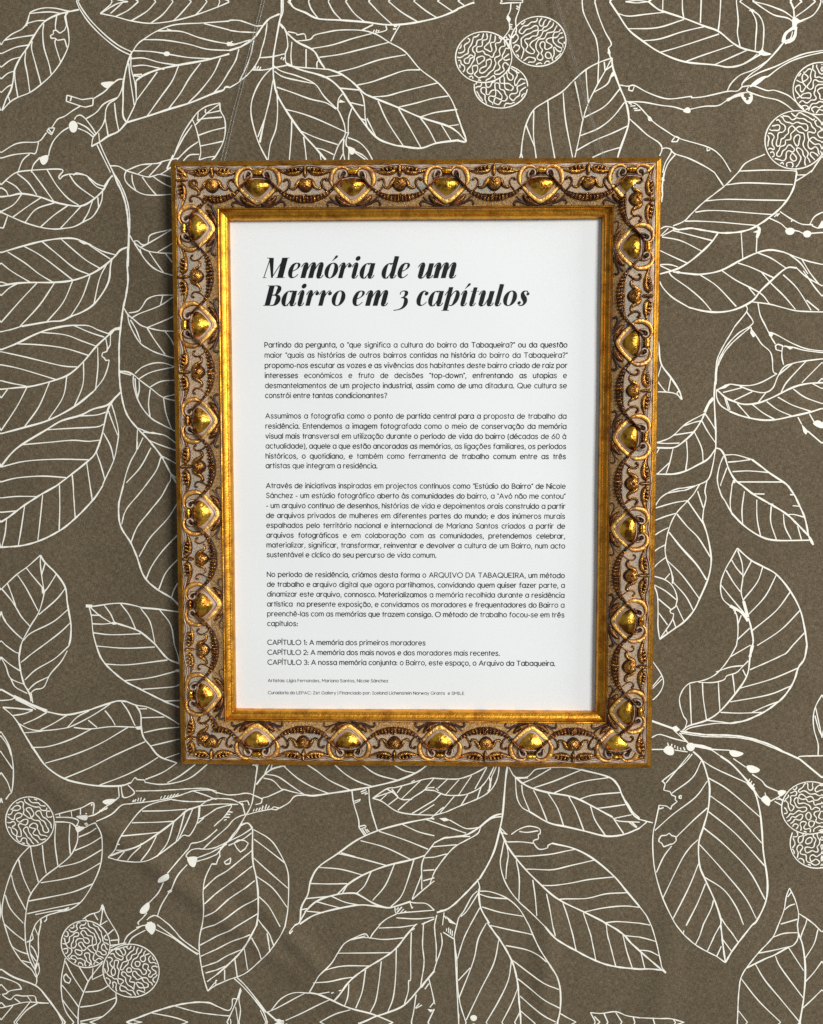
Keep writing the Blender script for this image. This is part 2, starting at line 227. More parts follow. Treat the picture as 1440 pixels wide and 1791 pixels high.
STROKES = """t-1896 2586 -1959 2574 -2023 2558 -2096 2520 -2152 2451 -2195 2382 -2237 2326 -2271 2261 -2282 2200 -2297 2148 -2326 2096 -2350 2035
n-1896 2586 -1950 2578 -2031 2595 -2103 2596 -2167 2577 -2181 2555 -2191 2525 -2219 2486 -2279 2457 -2325 2423 -2344 2397
n-1973 2566 -1966 2509 -1958 2457 -1961 2388 -2007 2298 -2063 2229 -2124 2177 -2188 2134 -2257 2108 -2303 2082 -2350 2035
s-1959 2572 -1978 2548 -1968 2501 -1980 2475 -2007 2458 -2030 2476 -2045 2471 -2044 2454 -2062 2446 -2058 2431 -2035 2431 -2022 2419 -1981 2425 -1969 2380
n-2023 2555 -2032 2502 -2030 2471
n-2031 2428 -2036 2398 -2007 2298
n-2098 2511 -2105 2459 -2100 2381 -2075 2294 -2063 2233
n-2167 2417 -2171 2373 -2152 2295 -2123 2181
n-2205 2361 -2211 2304 -2199 2234 -2188 2138
n-2271 2252 -2270 2200 -2257 2108
n-2312 2113 -2303 2082
n-1996 2566 -2068 2575 -2176 2568
n-2087 2528 -2137 2527 -2191 2514
n-2157 2449 -2234 2439 -2325 2423
n-2190 2395 -2263 2383 -2345 2349
n-2233 2330 -2292 2314 -2348 2275
n-2276 2252 -2312 2240 -2350 2210
n-2287 2178 -2315 2166 -2352 2135
n-2191 2525 -2201 2504 -2219 2486
n-2181 2555 -2196 2499
n-1908 2630 -1887 2582 -1835 2508 -1756 2429 -1676 2368 -1603 2331
n-1898 2629 -1878 2590 -1826 2521 -1746 2442 -1671 2385 -1597 2350
n-1775 2563 -1690 2545 -1601 2521 -1489 2506 -1363 2518 -1237 2548 -1111 2590 -1044 2617
s-1775 2563 -1716 2610 -1706 2627
n-1775 2561 -1716 2597 -1670 2618 -1616 2626
n-1717 2563 -1666 2605 -1643 2626
n-1690 2545 -1617 2579 -1558 2625
n-1601 2521 -1510 2573 -1459 2624
n-1489 2508 -1420 2555 -1361 2623
n-1363 2518 -1322 2554 -1258 2622
n-1237 2548 -1205 2578 -1169 2621
n-1111 2587 -1097 2620
n-1597 2351 -1567 2393 -1531 2420 -1453 2465 -1350 2498 -1197 2505 -1045 2514
t-1580 2193 -1535 2223 -1453 2253 -1336 2277 -1182 2302 -1047 2335
n-1188 2502 -1046 2466
n-1453 2465 -1323 2461 -1225 2428 -1136 2405 -1047 2389
n-1399 2475 -1364 2463
n-1531 2418 -1414 2414 -1280 2391 -1172 2362 -1047 2354
n-1595 2358 -1496 2353 -1415 2341 -1281 2318 -1155 2310
n-1603 2315 -1533 2317 -1443 2292 -1336 2276
n-1597 2273 -1534 2278 -1471 2266 -1417 2254
n-1593 2226 -1544 2228
n-1598 2221 -1553 2217 -1535 2223
e-1402 2339 18 13
e-1051 2389 11 12
t-1639 1963 -1521 1996 -1394 2035 -1276 2068 -1136 2121 -1086 2136 -1072 2153 -1050 2153
n-1458 2240 -1508 2175 -1583 2080
n-1336 2273 -1373 2191 -1438 2105 -1521 1996
n-1210 2287 -1274 2207 -1329 2121 -1398 2035
n-1097 2314 -1139 2228 -1212 2137 -1285 2068
n-1049 2240 -1094 2171 -1136 2124
t-1600 2350 -1619 2306 -1638 2246 -1653 2168 -1655 2089 -1658 2006 -1639 1963
n-1605 2328 -1606 2263 -1585 2176 -1580 2106 -1587 2063 -1639 1963
n-1619 2289 -1612 2202 -1592 2058
n-1580 2193 -1580 2106
n-1654 2194 -1658 2159 -1686 2103 -1737 2068 -1756 2029 -1761 1985 -1780 1942 -1813 1903 -1832 1881 -1842 1833
t-1639 1963 -1686 1915 -1745 1889 -1796 1856 -1842 1833
n-1705 2072 -1698 1994 -1684 1919
n-1761 1990 -1753 1942 -1745 1889
n-1799 1907 -1796 1859
n-1686 2103 -1764 2069 -1810 2021 -1870 1986
n-1654 2203 -1684 2199 -1725 2168 -1762 2134 -1822 2098
s-1976 2117 -1949 2110 -1890 2092 -1826 2100 -1829 2060 -1873 2050 -1900 2057 -1981 2084 -1976 2117
s-1949 2110 -1958 2084
f-1781 2178 -1761 2188 -1716 2190 -1700 2184 -1725 2168 -1748 2153
n-1900 2057 -1946 2031 -1992 2001 -2033 1984 -2066 1940
n-2099 1910 -2146 1862 -2233 1858 -2288 1845 -2362 1802
n-2146 1862 -2151 1835 -2166 1796 -2198 1798 -2289 1790 -2363 1771
n-2198 1794 -2240 1757 -2269 1691
n-1971 1939 -2013 1913 -2059 1865 -2083 1813 -2089 1782
n-2139 1774 -2177 1734 -2192 1690
f-2139 1774 -2093 1786 -2097 1751 -2119 1732 -2135 1744
s-2096 1918 -2085 1936 -2050 1937 -2069 1899 -2096 1918
s-2087 1931 -2069 1909
e-1944 1943 25 33
n-1936 1983 -1924 2000 -1901 2006 -1874 1987 -1839 1942 -1815 1903
n-1920 1965 -1867 1938 -1822 1894
n-1917 1934 -1867 1912 -1831 1885
n-1810 1841 -1779 1775 -1736 1687
n-1796 1854 -1766 1784 -1720 1686
n-1105 2067 -1177 2050 -1227 2020 -1264 1977 -1315 1903 -1352 1824 -1367 1785 -1399 1728 -1411 1702
n-1105 2067 -1101 2023 -1079 1979 -1075 1918 -1090 1848 -1132 1774 -1155 1752
n-1264 1981 -1242 1928 -1225 1858 -1217 1797 -1227 1753
n-1110 2058 -1178 2011 -1246 1946
n-1237 1972 -1187 1982 -1093 1988
n-1229 2016 -1232 1976
n-1186 2033 -1182 2011 -1106 2023
n-1229 1889 -1152 1914 -1075 1931
n-1217 1830 -1144 1844 -1090 1855
n-1227 1753 -1181 1766 -1132 1772
n-1264 1946 -1315 1876 -1362 1794
n-1230 1854 -1289 1815 -1354 1754
n-1226 1784 -1281 1780 -1317 1749
n-1376 1781 -1413 1706
t-749 2616 -752 2551 -764 2496 -783 2401 -797 2324 -800 2255 -798 2194
h-740 2615 -743 2555 -757 2521
t-705 2615 -678 2580 -616 2554 -545 2520 -421 2510 -279 2497 -155 2480 -31 2485 120 2513 217 2548 243 2565
n-714 2615 -692 2593
n-598 2614 -581 2571 -545 2523
n-487 2612 -456 2556 -412 2510
n-389 2611 -341 2546 -283 2499
n-261 2610 -199 2545 -128 2481
n-150 2608 -75 2547 13 2495
n-9 2607 58 2554 120 2515
n124 2605 208 2548
n-1045 2518 -1019 2519 -985 2516 -953 2506 -922 2495 -890 2485 -853 2488
n-1046 2464 -1021 2460 -987 2455 -955 2453 -898 2450
n-1047 2389 -1019 2387 -984 2395 -949 2405 -917 2411
t-1047 2354 -988 2371 -959 2386 -928 2403 -902 2425 -879 2453 -860 2480 -838 2506 -814 2527 -761 2549
s-1042 2394 -1035 2399 -1029 2404
s-1042 2394 -1013 2386 -1042 2380
n-993 2360 -1000 2336 -1009 2306 -1024 2278 -1049 2240
n-831 2501 -835 2475 -840 2443 -847 2412 -856 2381 -866 2352 -874 2319 -888 2291 -905 2264 -927 2238 -951 2215 -977 2194 -1004 2174 -1050 2149
n-908 2407 -927 2325 -959 2248 -991 2187
n-876 2312 -806 2317 -734 2332
n-919 2247 -856 2245 -802 2255 -712 2271
h-905 2251 -898 2264
h-892 2251 -882 2266
h-878 2248 -869 2262
h-757 2302 -748 2314
h-743 2297 -736 2313
n-802 2259 -852 2212 -897 2143 -925 2065 -926 1987 -900 1882 -874 1816 -839 1750
n-803 2185 -822 2081 -850 1977 -878 1846
n-781 2133 -777 2029 -787 1924 -820 1837 -834 1750
n-850 1977 -891 1877
n-859 1934 -878 1873 -883 1847
t-798 2194 -781 2116 -733 2028 -648 1906 -568 1818 -506 1747
f-783 2120 -756 2076 -774 2085
n-797 2267 -753 2237 -664 2210 -566 2166 -513 2096 -459 2043 -433 2017 -402 1947 -393 1895
n-793 2237 -744 2206 -655 2184 -566 2166
n-781 2150 -691 2119 -593 2083 -504 2061 -446 2026
n-733 2028 -648 2006 -549 1970 -393 1899
n-644 1906 -550 1866 -438 1830
n-568 1813 -523 1804 -461 1775
n-697 1971 -701 1880 -713 1749
n-631 1875 -622 1809 -616 1748
n-537 1778 -533 1747
t-759 2495 -737 2474 -724 2448
n-724 2448 -716 2375 -730 2332 -726 2280 -690 2262 -547 2248 -485 2243
n-755 2487 -742 2470
n-715 2452 -671 2443 -662 2434 -622 2438 -613 2408
n-662 2400 -591 2408 -564 2431 -501 2445 -421 2456 -297 2452 -217 2429 -146 2385 -57 2333 27 2237 125 2163 187 2093 218 2037 236 1985
t-724 2448 -662 2395 -591 2360 -560 2334 -534 2286 -507 2247
t-485 2243 -423 2220 -369 2185 -334 2155 -289 2111 -245 2089 -102 2031 31 1973 183 1924 245 1885
n-582 2358 -466 2376 -350 2409 -244 2434
n-538 2310 -422 2324 -288 2353 -146 2385
n-431 2229 -333 2250 -200 2291 -53 2316
n-325 2155 -244 2171 -155 2200 -58 2230 27 2233
n-236 2089 -156 2094 -66 2117 125 2160
n-93 2031 5 2052 103 2077 187 2089
n31 1976 112 1999 236 2015
n183 1924 245 1932
n-209 2067 -156 1953 -67 1818
n-93 2022 -31 1918 32 1808
n27 1974 76 1908 116 1834
n143 1938 201 1846
t-726 2280 -646 2244 -548 2217 -485 2191 -423 2138 -370 2060 -308 1972 -219 1867 -129 1827 -67 1815 32 1804 121 1831 245 1846
n-334 2155 -298 2102 -285 2041 -281 1972 -263 1911 -214 1867
n-521 2201 -414 2212
n-423 2140 -312 2128
n-365 2060 -290 2042
n-317 1977 -276 1959
n-272 1972 -245 1919 -219 1867
n-693 2396 -699 2323 -695 2262
n-613 2356 -614 2253
n-538 2295 -552 2282 -552 2248
n-410 2108 -432 2078 -437 2017
n-357 2029 -375 1973 -378 1895
n-393 1895 -402 1869 -434 1825 -465 1747
n-402 1860 -407 1799 -398 1746
n-407 1781 -425 1747
n-378 1868 -317 1842 -272 1798 -241 1745
n-344 1794 -299 1772 -268 1745
n-340 1785 -282 1745
n-375 1895 -389 1860 -389 1825 -375 1807 -376 1746
n-393 1895 -378 1895
f-432 2060 -423 2078 -392 2062
f-380 1818 -344 1807 -338 1790 -353 1774 -369 1781
n-297 2454 -235 2483
n-84 2479 -111 2437 -137 2390
n-164 2476 -164 2450 -235 2434
h-235 2442 -228 2455
h-221 2442 -213 2455
h-208 2442 -201 2453
h-124 2456 -106 2458
h-119 2471 -102 2471
t239 2562 304 2587 330 2594
n238 2604 273 2579
t236 1985 256 1930 269 1895 283 1860 283 1837 237 1844
n245 1885 277 1850 286 1841
n533 2591 529 2549 511 2515
n525 2481 525 2446 494 2404 486 2396
n586 2591 577 2548 560 2497 565 2437 552 2416 530 2391 526 2352
n494 2400 512 2370 526 2344
n484 2601 476 2588 528 2591 590 2592 599 2599
f507 2508 520 2523 533 2504 525 2479
h525 2476 542 2472
h527 2464 540 2459
h529 2451 545 2448
h564 2574 577 2565
h562 2561 575 2555
h490 2400 512 2408
h495 2387 525 2395
h521 2421 534 2399
h508 2408 517 2391
n1098 2290 1024 2265 954 2228 884 2168 823 2109 736 2058 665 2011 622 1929 603 1843 596 1773 588 1747
t1098 2290 1104 2235 1145 2127 1177 2054 1195 1976 1192 1915 1154 1803 1137 1747
n1094 2282 1060 2218 1021 2150 970 2047 940 1952 923 1866 898 1749
n1024 2265 1021 2150
n1055 2269 1060 2222
n954 2228 960 2142 970 2047
n893 2164 912 2082 940 1952
n828 2104 843 1953 885 1749
n743 2058 755 1911 785 1745
n665 2007 665 1868 681 1746
n622 1929 649 1860 672 1807
n1099 2248 1060 2222
n1100 2209 1074 2149 1000 2105
n1145 2123 1063 2029 949 1968
n1172 2049 1107 1968 1029 1908 923 1866
n1192 1920 1109 1882 1003 1839 902 1784
n1154 1803 1066 1778 996 1748
n596 1773 604 1747
f1106 2217 1113 2196 1085 2177 1078 2159 1091 2196
n928 2595 937 2535 978 2450 1009 2390 1024 2295 1022 2266
n998 2594 1021 2517 1057 2432 1093 2367 1076 2338 1090 2290
f1080 2346 1089 2320 1087 2303 1072 2316
t1081 2593 1126 2529 1188 2441 1268 2378 1365 2316 1498 2265 1664 2246 1743 2232 1821 2244 1907 2290 1916 2299
t1295 2591 1344 2552 1379 2537 1493 2499 1607 2455 1686 2425 1766 2360 1828 2325 1903 2303
n1126 2529 1187 2514 1283 2523 1379 2532
n1188 2446 1346 2450 1493 2493
n1268 2380 1364 2390 1486 2427 1616 2455
n1365 2317 1487 2350 1687 2412
n1498 2263 1611 2302 1766 2351
n1664 2246 1742 2279 1837 2317
n1821 2244 1864 2269 1894 2295
n1374 2590 1374 2547
n1481 2588 1484 2537 1491 2503
n1585 2587 1583 2473
n1692 2586 1689 2501 1682 2429
n1778 2585 1790 2483 1787 2415 1802 2343
n1858 2533 1886 2465 1884 2371 1882 2314
n1796 2585 1858 2537 1902 2499 1925 2447 1927 2379 1924 2328
n1168 2592 1230 2585 1295 2591
f1924 2337 1931 2311 1977 2298 1934 2287 1907 2295 1898 2307 1915 2316
f1845 2533 1862 2541 1877 2531 1867 2520
t2074 2581 2092 2543 2098 2496
n1865 2584 1918 2541 1980 2506 2059 2493 2094 2471
n1865 2580 1970 2549 2040 2527 2089 2496
n2096 2543 2126 2572 2139 2580
n2106 2500 2161 2538 2212 2580
n2107 2475 2137 2479 2197 2504 2230 2546 2242 2579
f2091 2496 2106 2496 2137 2477 2163 2480 2116 2462 2112 2433 2093 2433 2087 2471
k2095 2441 2052 2408 2040 2361
k2110 2445 2103 2394 2079 2368 2049 2359
n2091 2420 2079 2382 2049 2370
n2045 2365 2003 2311 1952 2260 1875 2210 1805 2185 1758 2142 1737 2100
n2032 2353 1977 2285 1918 2226 1858 2184 1819 2142 1816 2120
n2254 2316 2159 2300 2082 2271 2005 2234 1910 2196 1841 2159 1819 2142
n2255 2306 2168 2287 2091 2263 2022 2225 1962 2179 1945 2175
f1958 2179 1928 2175 1885 2150 1855 2117 1894 2128 1937 2162
n1145 2142 1189 2135 1224 2139 1290 2104 1370 2073 1431 2064 1536 2076 1545 2069 1615 2075 1737 2100 1790 2099 1816 2120
n1181 2052 1274 2048 1371 2030 1441 2021 1503 2003
n1538 2007 1616 2022 1691 2025 1738 2052 1790 2078
n1816 2120 1850 2124 1877 2124 1956 2102 1999 2104 2070 2079 2114 2045 2163 2001
n1850 2120 1847 2094 1930 2068 2009 2054 2062 2028 2107 1993
n1190 2049 1239 2036 1292 1983 1337 1936 1408 1888 1479 1848 1639 1799 1710 1747 1765 1660
s1197 2139 1193 2114 1215 2109 1224 2135
s1436 1831 1457 1861 1479 1852 1467 1831 1436 1831
s1634 1799 1635 1778 1652 1786
f1498 2001 1520 2018 1538 2007 1534 1987 1507 1990
k1738 2052 1782 2073 1825 2082
f1809 2083 1864 2092 1877 2055 1857 2026 1831 2039
f1297 1979 1319 1966 1333 1940 1306 1947
h1194 2045 1212 2036
h1203 2027 1232 2029
h1221 2014 1243 2014
h1226 2003 1261 2005
n1200 1958 1249 1915 1303 1867 1365 1827 1384 1793 1371 1754
n1384 1793 1410 1797 1437 1779 1403 1714 1390 1662
n1437 1779 1463 1762 1534 1739 1623 1695 1677 1660
n1459 1762 1420 1714 1399 1662
n1809 1659 1852 1711 1956 1758
n1813 1664 1958 1671 2098 1667 2134 1661
n2271 1742 2246 1708 2213 1656
n2129 1674 2134 1657
n-2367 1623 -2316 1667 -2269 1693 -2191 1702 -2100 1707 -2027 1707 -2009 1696 -2032 1669 -2028 1652 -2010 1669 -1973 1680
n-1973 1680 -1882 1673 -1855 1646 -1820 1610 -1779 1592
n-1950 1673 -1927 1685 -1873 1668 -1819 1625 -1774 1610
t-2369 1555 -2314 1561 -2250 1572 -2150 1554 -2064 1524 -1977 1505 -1904 1502 -1840 1535 -1784 1584 -1765 1614 -1737 1658 -1723 1669
n-1774 1610 -1746 1650 -1727 1665
n-2372 1468 -2300 1436 -2236 1409 -2145 1382 -2072 1372 -2017 1375 -1953 1385 -1897 1412 -1847 1438 -1814 1482 -1790 1531 -1784 1584
n-2368 1606 -2341 1588 -2328 1561
n-2339 1645 -2285 1614 -2250 1574
n-2274 1685 -2212 1635 -2163 1564
n-2191 1699 -2130 1617 -2064 1524
n-2100 1704 -2048 1617 -1985 1545 -1923 1505
n-1973 1676 -1929 1616 -1830 1544
n-2250 1569 -2297 1512 -2372 1472
n-2136 1551 -2215 1502 -2304 1441
n-2064 1519 -2170 1484 -2236 1409
n-1987 1503 -2070 1448 -2145 1385
n-1909 1500 -1961 1447 -2031 1377
n-1844 1527 -1869 1465 -1902 1412
n-1812 1548 -1809 1495
n-2336 1446 -2361 1383 -2375 1383
t-1720 1686 -1699 1631 -1684 1601 -1672 1572 -1661 1540 -1653 1509 -1647 1477 -1643 1443 -1641 1410 -1639 1378 -1638 1346 -1639 1315 -1642 1283 -1645 1250 -1647 1217 -1649 1182 -1650 1147 -1648 1112 -1648 1078 -1652 1045 -1658 1012 -1664 982 -1673 948 -1681 913 -1686 882 -1691 847 -1695 820
n-1720 1686 -1689 1637 -1674 1607 -1661 1578 -1649 1546 -1641 1515 -1635 1483 -1632 1450 -1631 1416 -1631 1385 -1634 1353 -1636 1321 -1638 1287 -1640 1252 -1642 1218 -1643 1186 -1644 1161
t-2379 1241 -2240 1280 -2129 1306 -2028 1319 -1955 1318 -1900 1300 -1855 1278
n-1855 1278 -1792 1246 -1719 1225
f-1932 1305 -1900 1302 -1862 1285 -1900 1285
t-2385 1052 -2311 1065 -2218 1071 -2080 1071 -1970 1082 -1868 1115 -1794 1157 -1728 1210 -1691 1250 -1649 1268
n-2381 1182 -2318 1133 -2218 1074
n-2342 1245 -2243 1182 -2162 1119 -2085 1073
n-2245 1276 -2141 1217 -1970 1086
n-2143 1304 -2058 1234 -1959 1153 -1872 1115
n-2028 1314 -1947 1243 -1884 1193 -1812 1151
n-1864 1278 -1810 1242 -1747 1201
n-2384 1075 -2343 1061
t-2271 822 -2114 848 -2040 853 -1984 877 -1919 902 -1854 942 -1797 1009 -1759 1081 -1748 1161 -1738 1206
n-2292 1064 -2339 1039 -2386 998
n-2177 1067 -2277 966 -2391 845
n-2076 1066 -2167 939 -2281 822
n-1970 1077 -2028 956 -2123 849
n-1868 1108 -1917 983 -1984 880
n-1766 1179 -1813 1090 -1849 946
n-1735 1724 -1690 1721 -1645 1697 -1591 1679 -1528 1661 -1491 1665 -1455 1674 -1391 1660
n-1645 1697 -1619 1707 -1587 1720 -1555 1729 -1520 1732 -1490 1734 -1457 1737 -1425 1749 -1344 1764
n-1577 1679 -1499 1731
n-1514 1666 -1444 1737
n-1450 1674 -1425 1689 -1390 1713
n-1645 1697 -1656 1667 -1646 1631 -1602 1591 -1548 1564 -1475 1558 -1384 1563
n-1614 1675 -1610 1631 -1593 1587
n-1555 1661 -1515 1604 -1475 1559
n-1491 1661 -1437 1625 -1388 1603
n-1632 1334 -1612 1299 -1572 1267 -1526 1245 -1463 1235 -1390 1232
n-1612 1299 -1589 1303 -1562 1281 -1530 1289 -1520 1329 -1483 1347 -1392 1366
n-1567 1269 -1526 1289 -1392 1364
n-1476 1238 -1426 1266 -1391 1286
n-1608 1290 -1581 1249 -1546 1196 -1501 1151 -1447 1124 -1388 1107
n-1576 1258 -1568 1232
n-1526 1245 -1482 1178 -1442 1124
n-1431 1233 -1391 1182
n-1675 923 -1653 887 -1626 865
n-1648 896 -1597 905 -1569 932 -1541 972 -1495 992 -1449 996 -1385 996
n-1635 865 -1588 891 -1468 936 -1385 989
n-1449 994 -1464 936
n-1626 865 -1581 827 -1547 814 -1513 805 -1478 797 -1444 793 -1388 791
n-1539 814 -1442 852 -1382 879
n-1653 885 -1651 857 -1642 827 -1627 794 -1613 767 -1595 737 -1573 713 -1544 695 -1515 679 -1484 666 -1452 656 -1420 646 -1382 636
n-1640 857 -1625 834 -1608 803 -1596 772 -1582 731
n-1544 812 -1500 740 -1441 658
n-1439 789 -1408 749 -1385 703
t-1695 820 -1703 762 -1706 728 -1708 692 -1709 659 -1709 623 -1710 590 -1710 555 -1709 521 -1707 487 -1703 453 -1698 417 -1692 383 -1683 348 -1671 317 -1654 288 -1634 262 -1611 236 -1589 212 -1566 189 -1543 163 -1522 137 -1500 110 -1479 81 -1461 52 -1445 21 -1430 -9 -1414 -39 -1397 -67 -1381 -94
t-2396 688 -2302 724 -2208 769 -2124 801 -2031 821 -1967 827
n-1967 827 -1884 824 -1829 800 -1765 777
n-1971 827 -1876 786 -1793 759
n-2393 791 -2365 797 -2331 804 -2271 822
t-2403 461 -2309 470 -2216 479 -2095 510 -2001 547 -1917 619 -1841 705 -1765 772
k-1765 772 -1733 802 -1700 808
n-2302 722 -2164 715 -2025 696 -1888 655
n-2396 677 -2258 647 -2092 606 -2019 592 -1954 589
n-2398 602 -2288 579 -2081 517
n-2401 511 -2346 497 -2253 479
n-2162 787 -2023 773 -1923 737 -1841 707
n-2365 461 -2404 411
n-2249 474 -2313 360 -2410 223
n-2118 501 -2183 360 -2269 246
n-2016 538 -2042 415 -2129 287
n-1917 614 -1924 487 -1978 360
n-1833 700 -1834 587 -1851 455
t-2410 205 -2270 241 -2129 282 -1978 360 -1865 446
n-1865 446 -1808 514 -1779 578 -1767 628
s-1767 628 -1787 625 -1796 640 -1810 650 -1805 669 -1779 677 -1776 700 -1784 750
s-1756 772 -1759 714 -1779 682
t-2416 16 -2358 85 -2291 140 -2149 223 -2055 278 -1943 310 -1868 346 -1784 369 -1736 414 -1704 443
n-1943 307 -1850 312 -1794 328
t-1704 443 -1756 387 -1785 332 -1815 213 -1835 149 -1864 85 -1912 39 -2007 -35 -2092 -99
n-2291 140 -2132 154 -1993 166 -1900 160 -1825 168
n-2140 227 -1991 236 -1851 243 -1809 259
n-2416 11 -2275 44 -2088 56 -1902 53
n-2419 -76 -2325 -53 -2175 -42 -2035 -51
n-1760 378 -1739 305 -1722 213 -1733 131 -1754 48 -1812 -72 -1822 -99
n-1780 341 -1758 277 -1727 195
n-1810 209 -1770 131 -1752 48
n-1855 99 -1829 21 -1807 -67
n-1912 34 -1896 -95
n-1999 -35 -1994 -99
t-1706 564 -1660 559 -1623 541
n-1623 541 -1587 509 -1532 468 -1460 414 -1377 391
n-1618 550 -1576 586 -1511 609 -1447 609 -1383 586
n-1706 558 -1641 541
n-1600 518 -1521 559 -1387 588
n-1532 473 -1467 505 -1380 512
n-1455 414 -1381 432
n-1628 537 -1629 487 -1607 405 -1572 341 -1526 291 -1472 259 -1380 213
n-1596 509 -1595 459 -1607 409
n-1619 523 -1615 459 -1603 414
n-1532 459 -1543 377 -1536 300
n-1455 409 -1443 323 -1412 231
n-1606 236 -1537 209 -1454 195 -1381 144
n-1579 213 -1519 209 -1473 199
n-1547 167 -1483 140 -1382 105
n-1475 76 -1429 53 -1379 25
n-1611 227 -1618 112
n-1579 181 -1613 112
n-1612 158 -1618 108 -1652 48 -1681 -25 -1701 -99
n-1534 122 -1597 11 -1682 -81
n-1477 67 -1504 -7 -1571 -99
n-1421 -25 -1422 -62 -1441 -94
n-1421 -25 -1380 -62
f-1570 209 -1519 215 -1477 199 -1519 202
t-2092 -99 -2148 -130 -2179 -147 -2209 -165 -2239 -184 -2268 -202 -2298 -222 -2328 -244 -2358 -266 -2384 -285 -2426 -311
n-2422 -170 -2328 -161 -2206 -161
n-2424 -254 -2335 -246
n-1896 -95 -1888 -154 -1885 -181
n-1994 -99 -1993 -159 -1991 -192 -1990 -226 -1988 -260 -1987 -287
n-2074 -93 -2075 -218 -2082 -357
n-2173 -151 -2191 -292 -2209 -418
n-2283 -218 -2305 -339 -2327 -446
n-2393 -292 -2404 -376 -2426 -456
t-1822 -99 -1860 -156 -1884 -185 -1906 -209 -1931 -235 -1956 -260 -1981 -283 -2008 -307 -2034 -329 -2062 -350 -2092 -368 -2122 -385 -2154 -401 -2186 -415 -2218 -427 -2251 -437 -2284 -445 -2317 -451 -2353 -455 -2388 -457 -2430 -460
t-1701 -99 -1719 -162 -1728 -197 -1731 -232 -1731 -266 -1729 -300 -1721 -333 -1707 -364 -1688 -393 -1668 -423 -1653 -454 -1640 -486 -1628 -517 -1618 -551 -1608 -584 -1597 -614 -1580 -643 -1559 -668 -1533 -690 -1505 -711 -1475 -729 -1445 -746 -1418 -766 -1386 -800
n-1571 -99 -1613 -150 -1638 -178 -1662 -205 -1682 -231 -1699 -264 -1708 -297 -1715 -324
n-1441 -94 -1471 -150 -1492 -179 -1515 -207 -1538 -234 -1561 -262 -1585 -290 -1607 -316 -1626 -344 -1642 -377 -1662 -431
n-1378 -189 -1445 -291 -1549 -402 -1617 -514
n-1381 -379 -1476 -477 -1543 -570 -1577 -645
n-1383 -523 -1460 -607 -1503 -705
n-1386 -663 -1410 -700 -1429 -752
n-2197 -506 -2274 -572 -2341 -619 -2399 -671 -2438 -709
t-2197 -506 -2170 -548 -2106 -614 -2056 -693 -2046 -778 -2037 -843 -2027 -919 -2031 -994 -2042 -1041
n-2197 -516 -2198 -562 -2191 -637 -2183 -703 -2185 -750 -2216 -844 -2265 -920 -2314 -1005 -2330 -1043
n-2170 -553 -2193 -623
n-2106 -618 -2155 -693 -2184 -726
n-2056 -702 -2110 -768 -2216 -858
n-2041 -825 -2132 -900 -2266 -967 -2315 -1014
n-2029 -904 -2096 -966 -2197 -1042
n-2284 -581 -2247 -628 -2188 -698
n-2337 -624 -2287 -703 -2220 -835
n-2399 -676 -2382 -722 -2356 -807
n-2433 -708 -2383 -769 -2347 -826 -2320 -873 -2270 -929
n-2399 -674 -2369 -760 -2354 -812
n-2442 -840 -2425 -892 -2370 -958 -2319 -1005
n-2442 -854 -2415 -901
n-2447 -1015 -2420 -1043
k-2188 -694 -2184 -731
k-1937 -805 -1899 -807
n-1899 -807 -1876 -805 -1782 -791 -1716 -790 -1650 -802 -1604 -815
t-1604 -815 -1501 -824 -1389 -839
n-1918 -810 -1905 -871 -1898 -965 -1881 -1041
t-1751 -910 -1728 -917 -1644 -945 -1598 -973 -1533 -1029
n-1909 -815 -1858 -861 -1793 -903
n-1829 -800 -1792 -852 -1770 -903
n-1730 -793 -1680 -861 -1644 -945
n-1613 -818 -1559 -898 -1533 -1020
n-1501 -827 -1437 -916 -1416 -1038
n-1905 -860 -1849 -861
n-1902 -911 -1841 -913 -1793 -908
n-1898 -965 -1786 -976 -1616 -969
f-1798 -906 -1770 -897 -1742 -911 -1775 -917
n-2052 -1072 -2091 -1138 -2159 -1215 -2199 -1291 -2252 -1306 -2281 -1330
t-2330 -1043 -2342 -1104 -2342 -1140 -2338 -1178 -2333 -1213 -2325 -1248 -2314 -1281 -2295 -1313 -2282 -1344 -2278 -1377
n-2333 -1144 -2310 -1127 -2282 -1104 -2253 -1082 -2197 -1042
n-2042 -1043 -2129 -1120 -2244 -1187 -2312 -1249
n-2169 -1229 -2246 -1267 -2295 -1311
n-2420 -1043 -2368 -1080 -2341 -1090
n-2450 -1112 -2395 -1159 -2339 -1195
n-2450 -1117 -2423 -1169 -2397 -1240 -2313 -1277
n-2397 -1240 -2370 -1292 -2300 -1330
n-2276 -1329 -2268 -1387
k-2381 -1349 -2269 -1401 -2184 -1436
t-2456 -1307 -2381 -1349
n-2458 -1374 -2401 -1368 -2372 -1354
n-2372 -1368 -2288 -1406 -2251 -1427
t-2450 -1415 -2364 -1421 -2270 -1430
t-2184 -1439 -2071 -1457 -1947 -1432 -1890 -1413 -1804 -1384 -1757 -1372 -1709 -1375
n-1709 -1375 -1653 -1397 -1578 -1411 -1466 -1467 -1396 -1512
n-2450 -1415 -2394 -1464 -2358 -1512
t-2358 -1512 -2312 -1598 -2258 -1684 -2193 -1770 -2090 -1841 -1977 -1874 -1882 -1887 -1758 -1886 -1691 -1866
n-2358 -1512 -2292 -1545 -2216 -1554 -2083 -1538 -2025 -1519 -1929 -1470 -1852 -1422 -1804 -1388
n-2025 -1533 -1931 -1542 -1798 -1527 -1665 -1530
f-1665 -1528 -1627 -1523 -1620 -1543 -1647 -1545
n-2270 -1433 -2327 -1454 -2389 -1464
n-2185 -1443 -2252 -1482 -2329 -1516
n-2066 -1460 -2148 -1510 -2225 -1549
n-1933 -1432 -2005 -1471 -2063 -1533
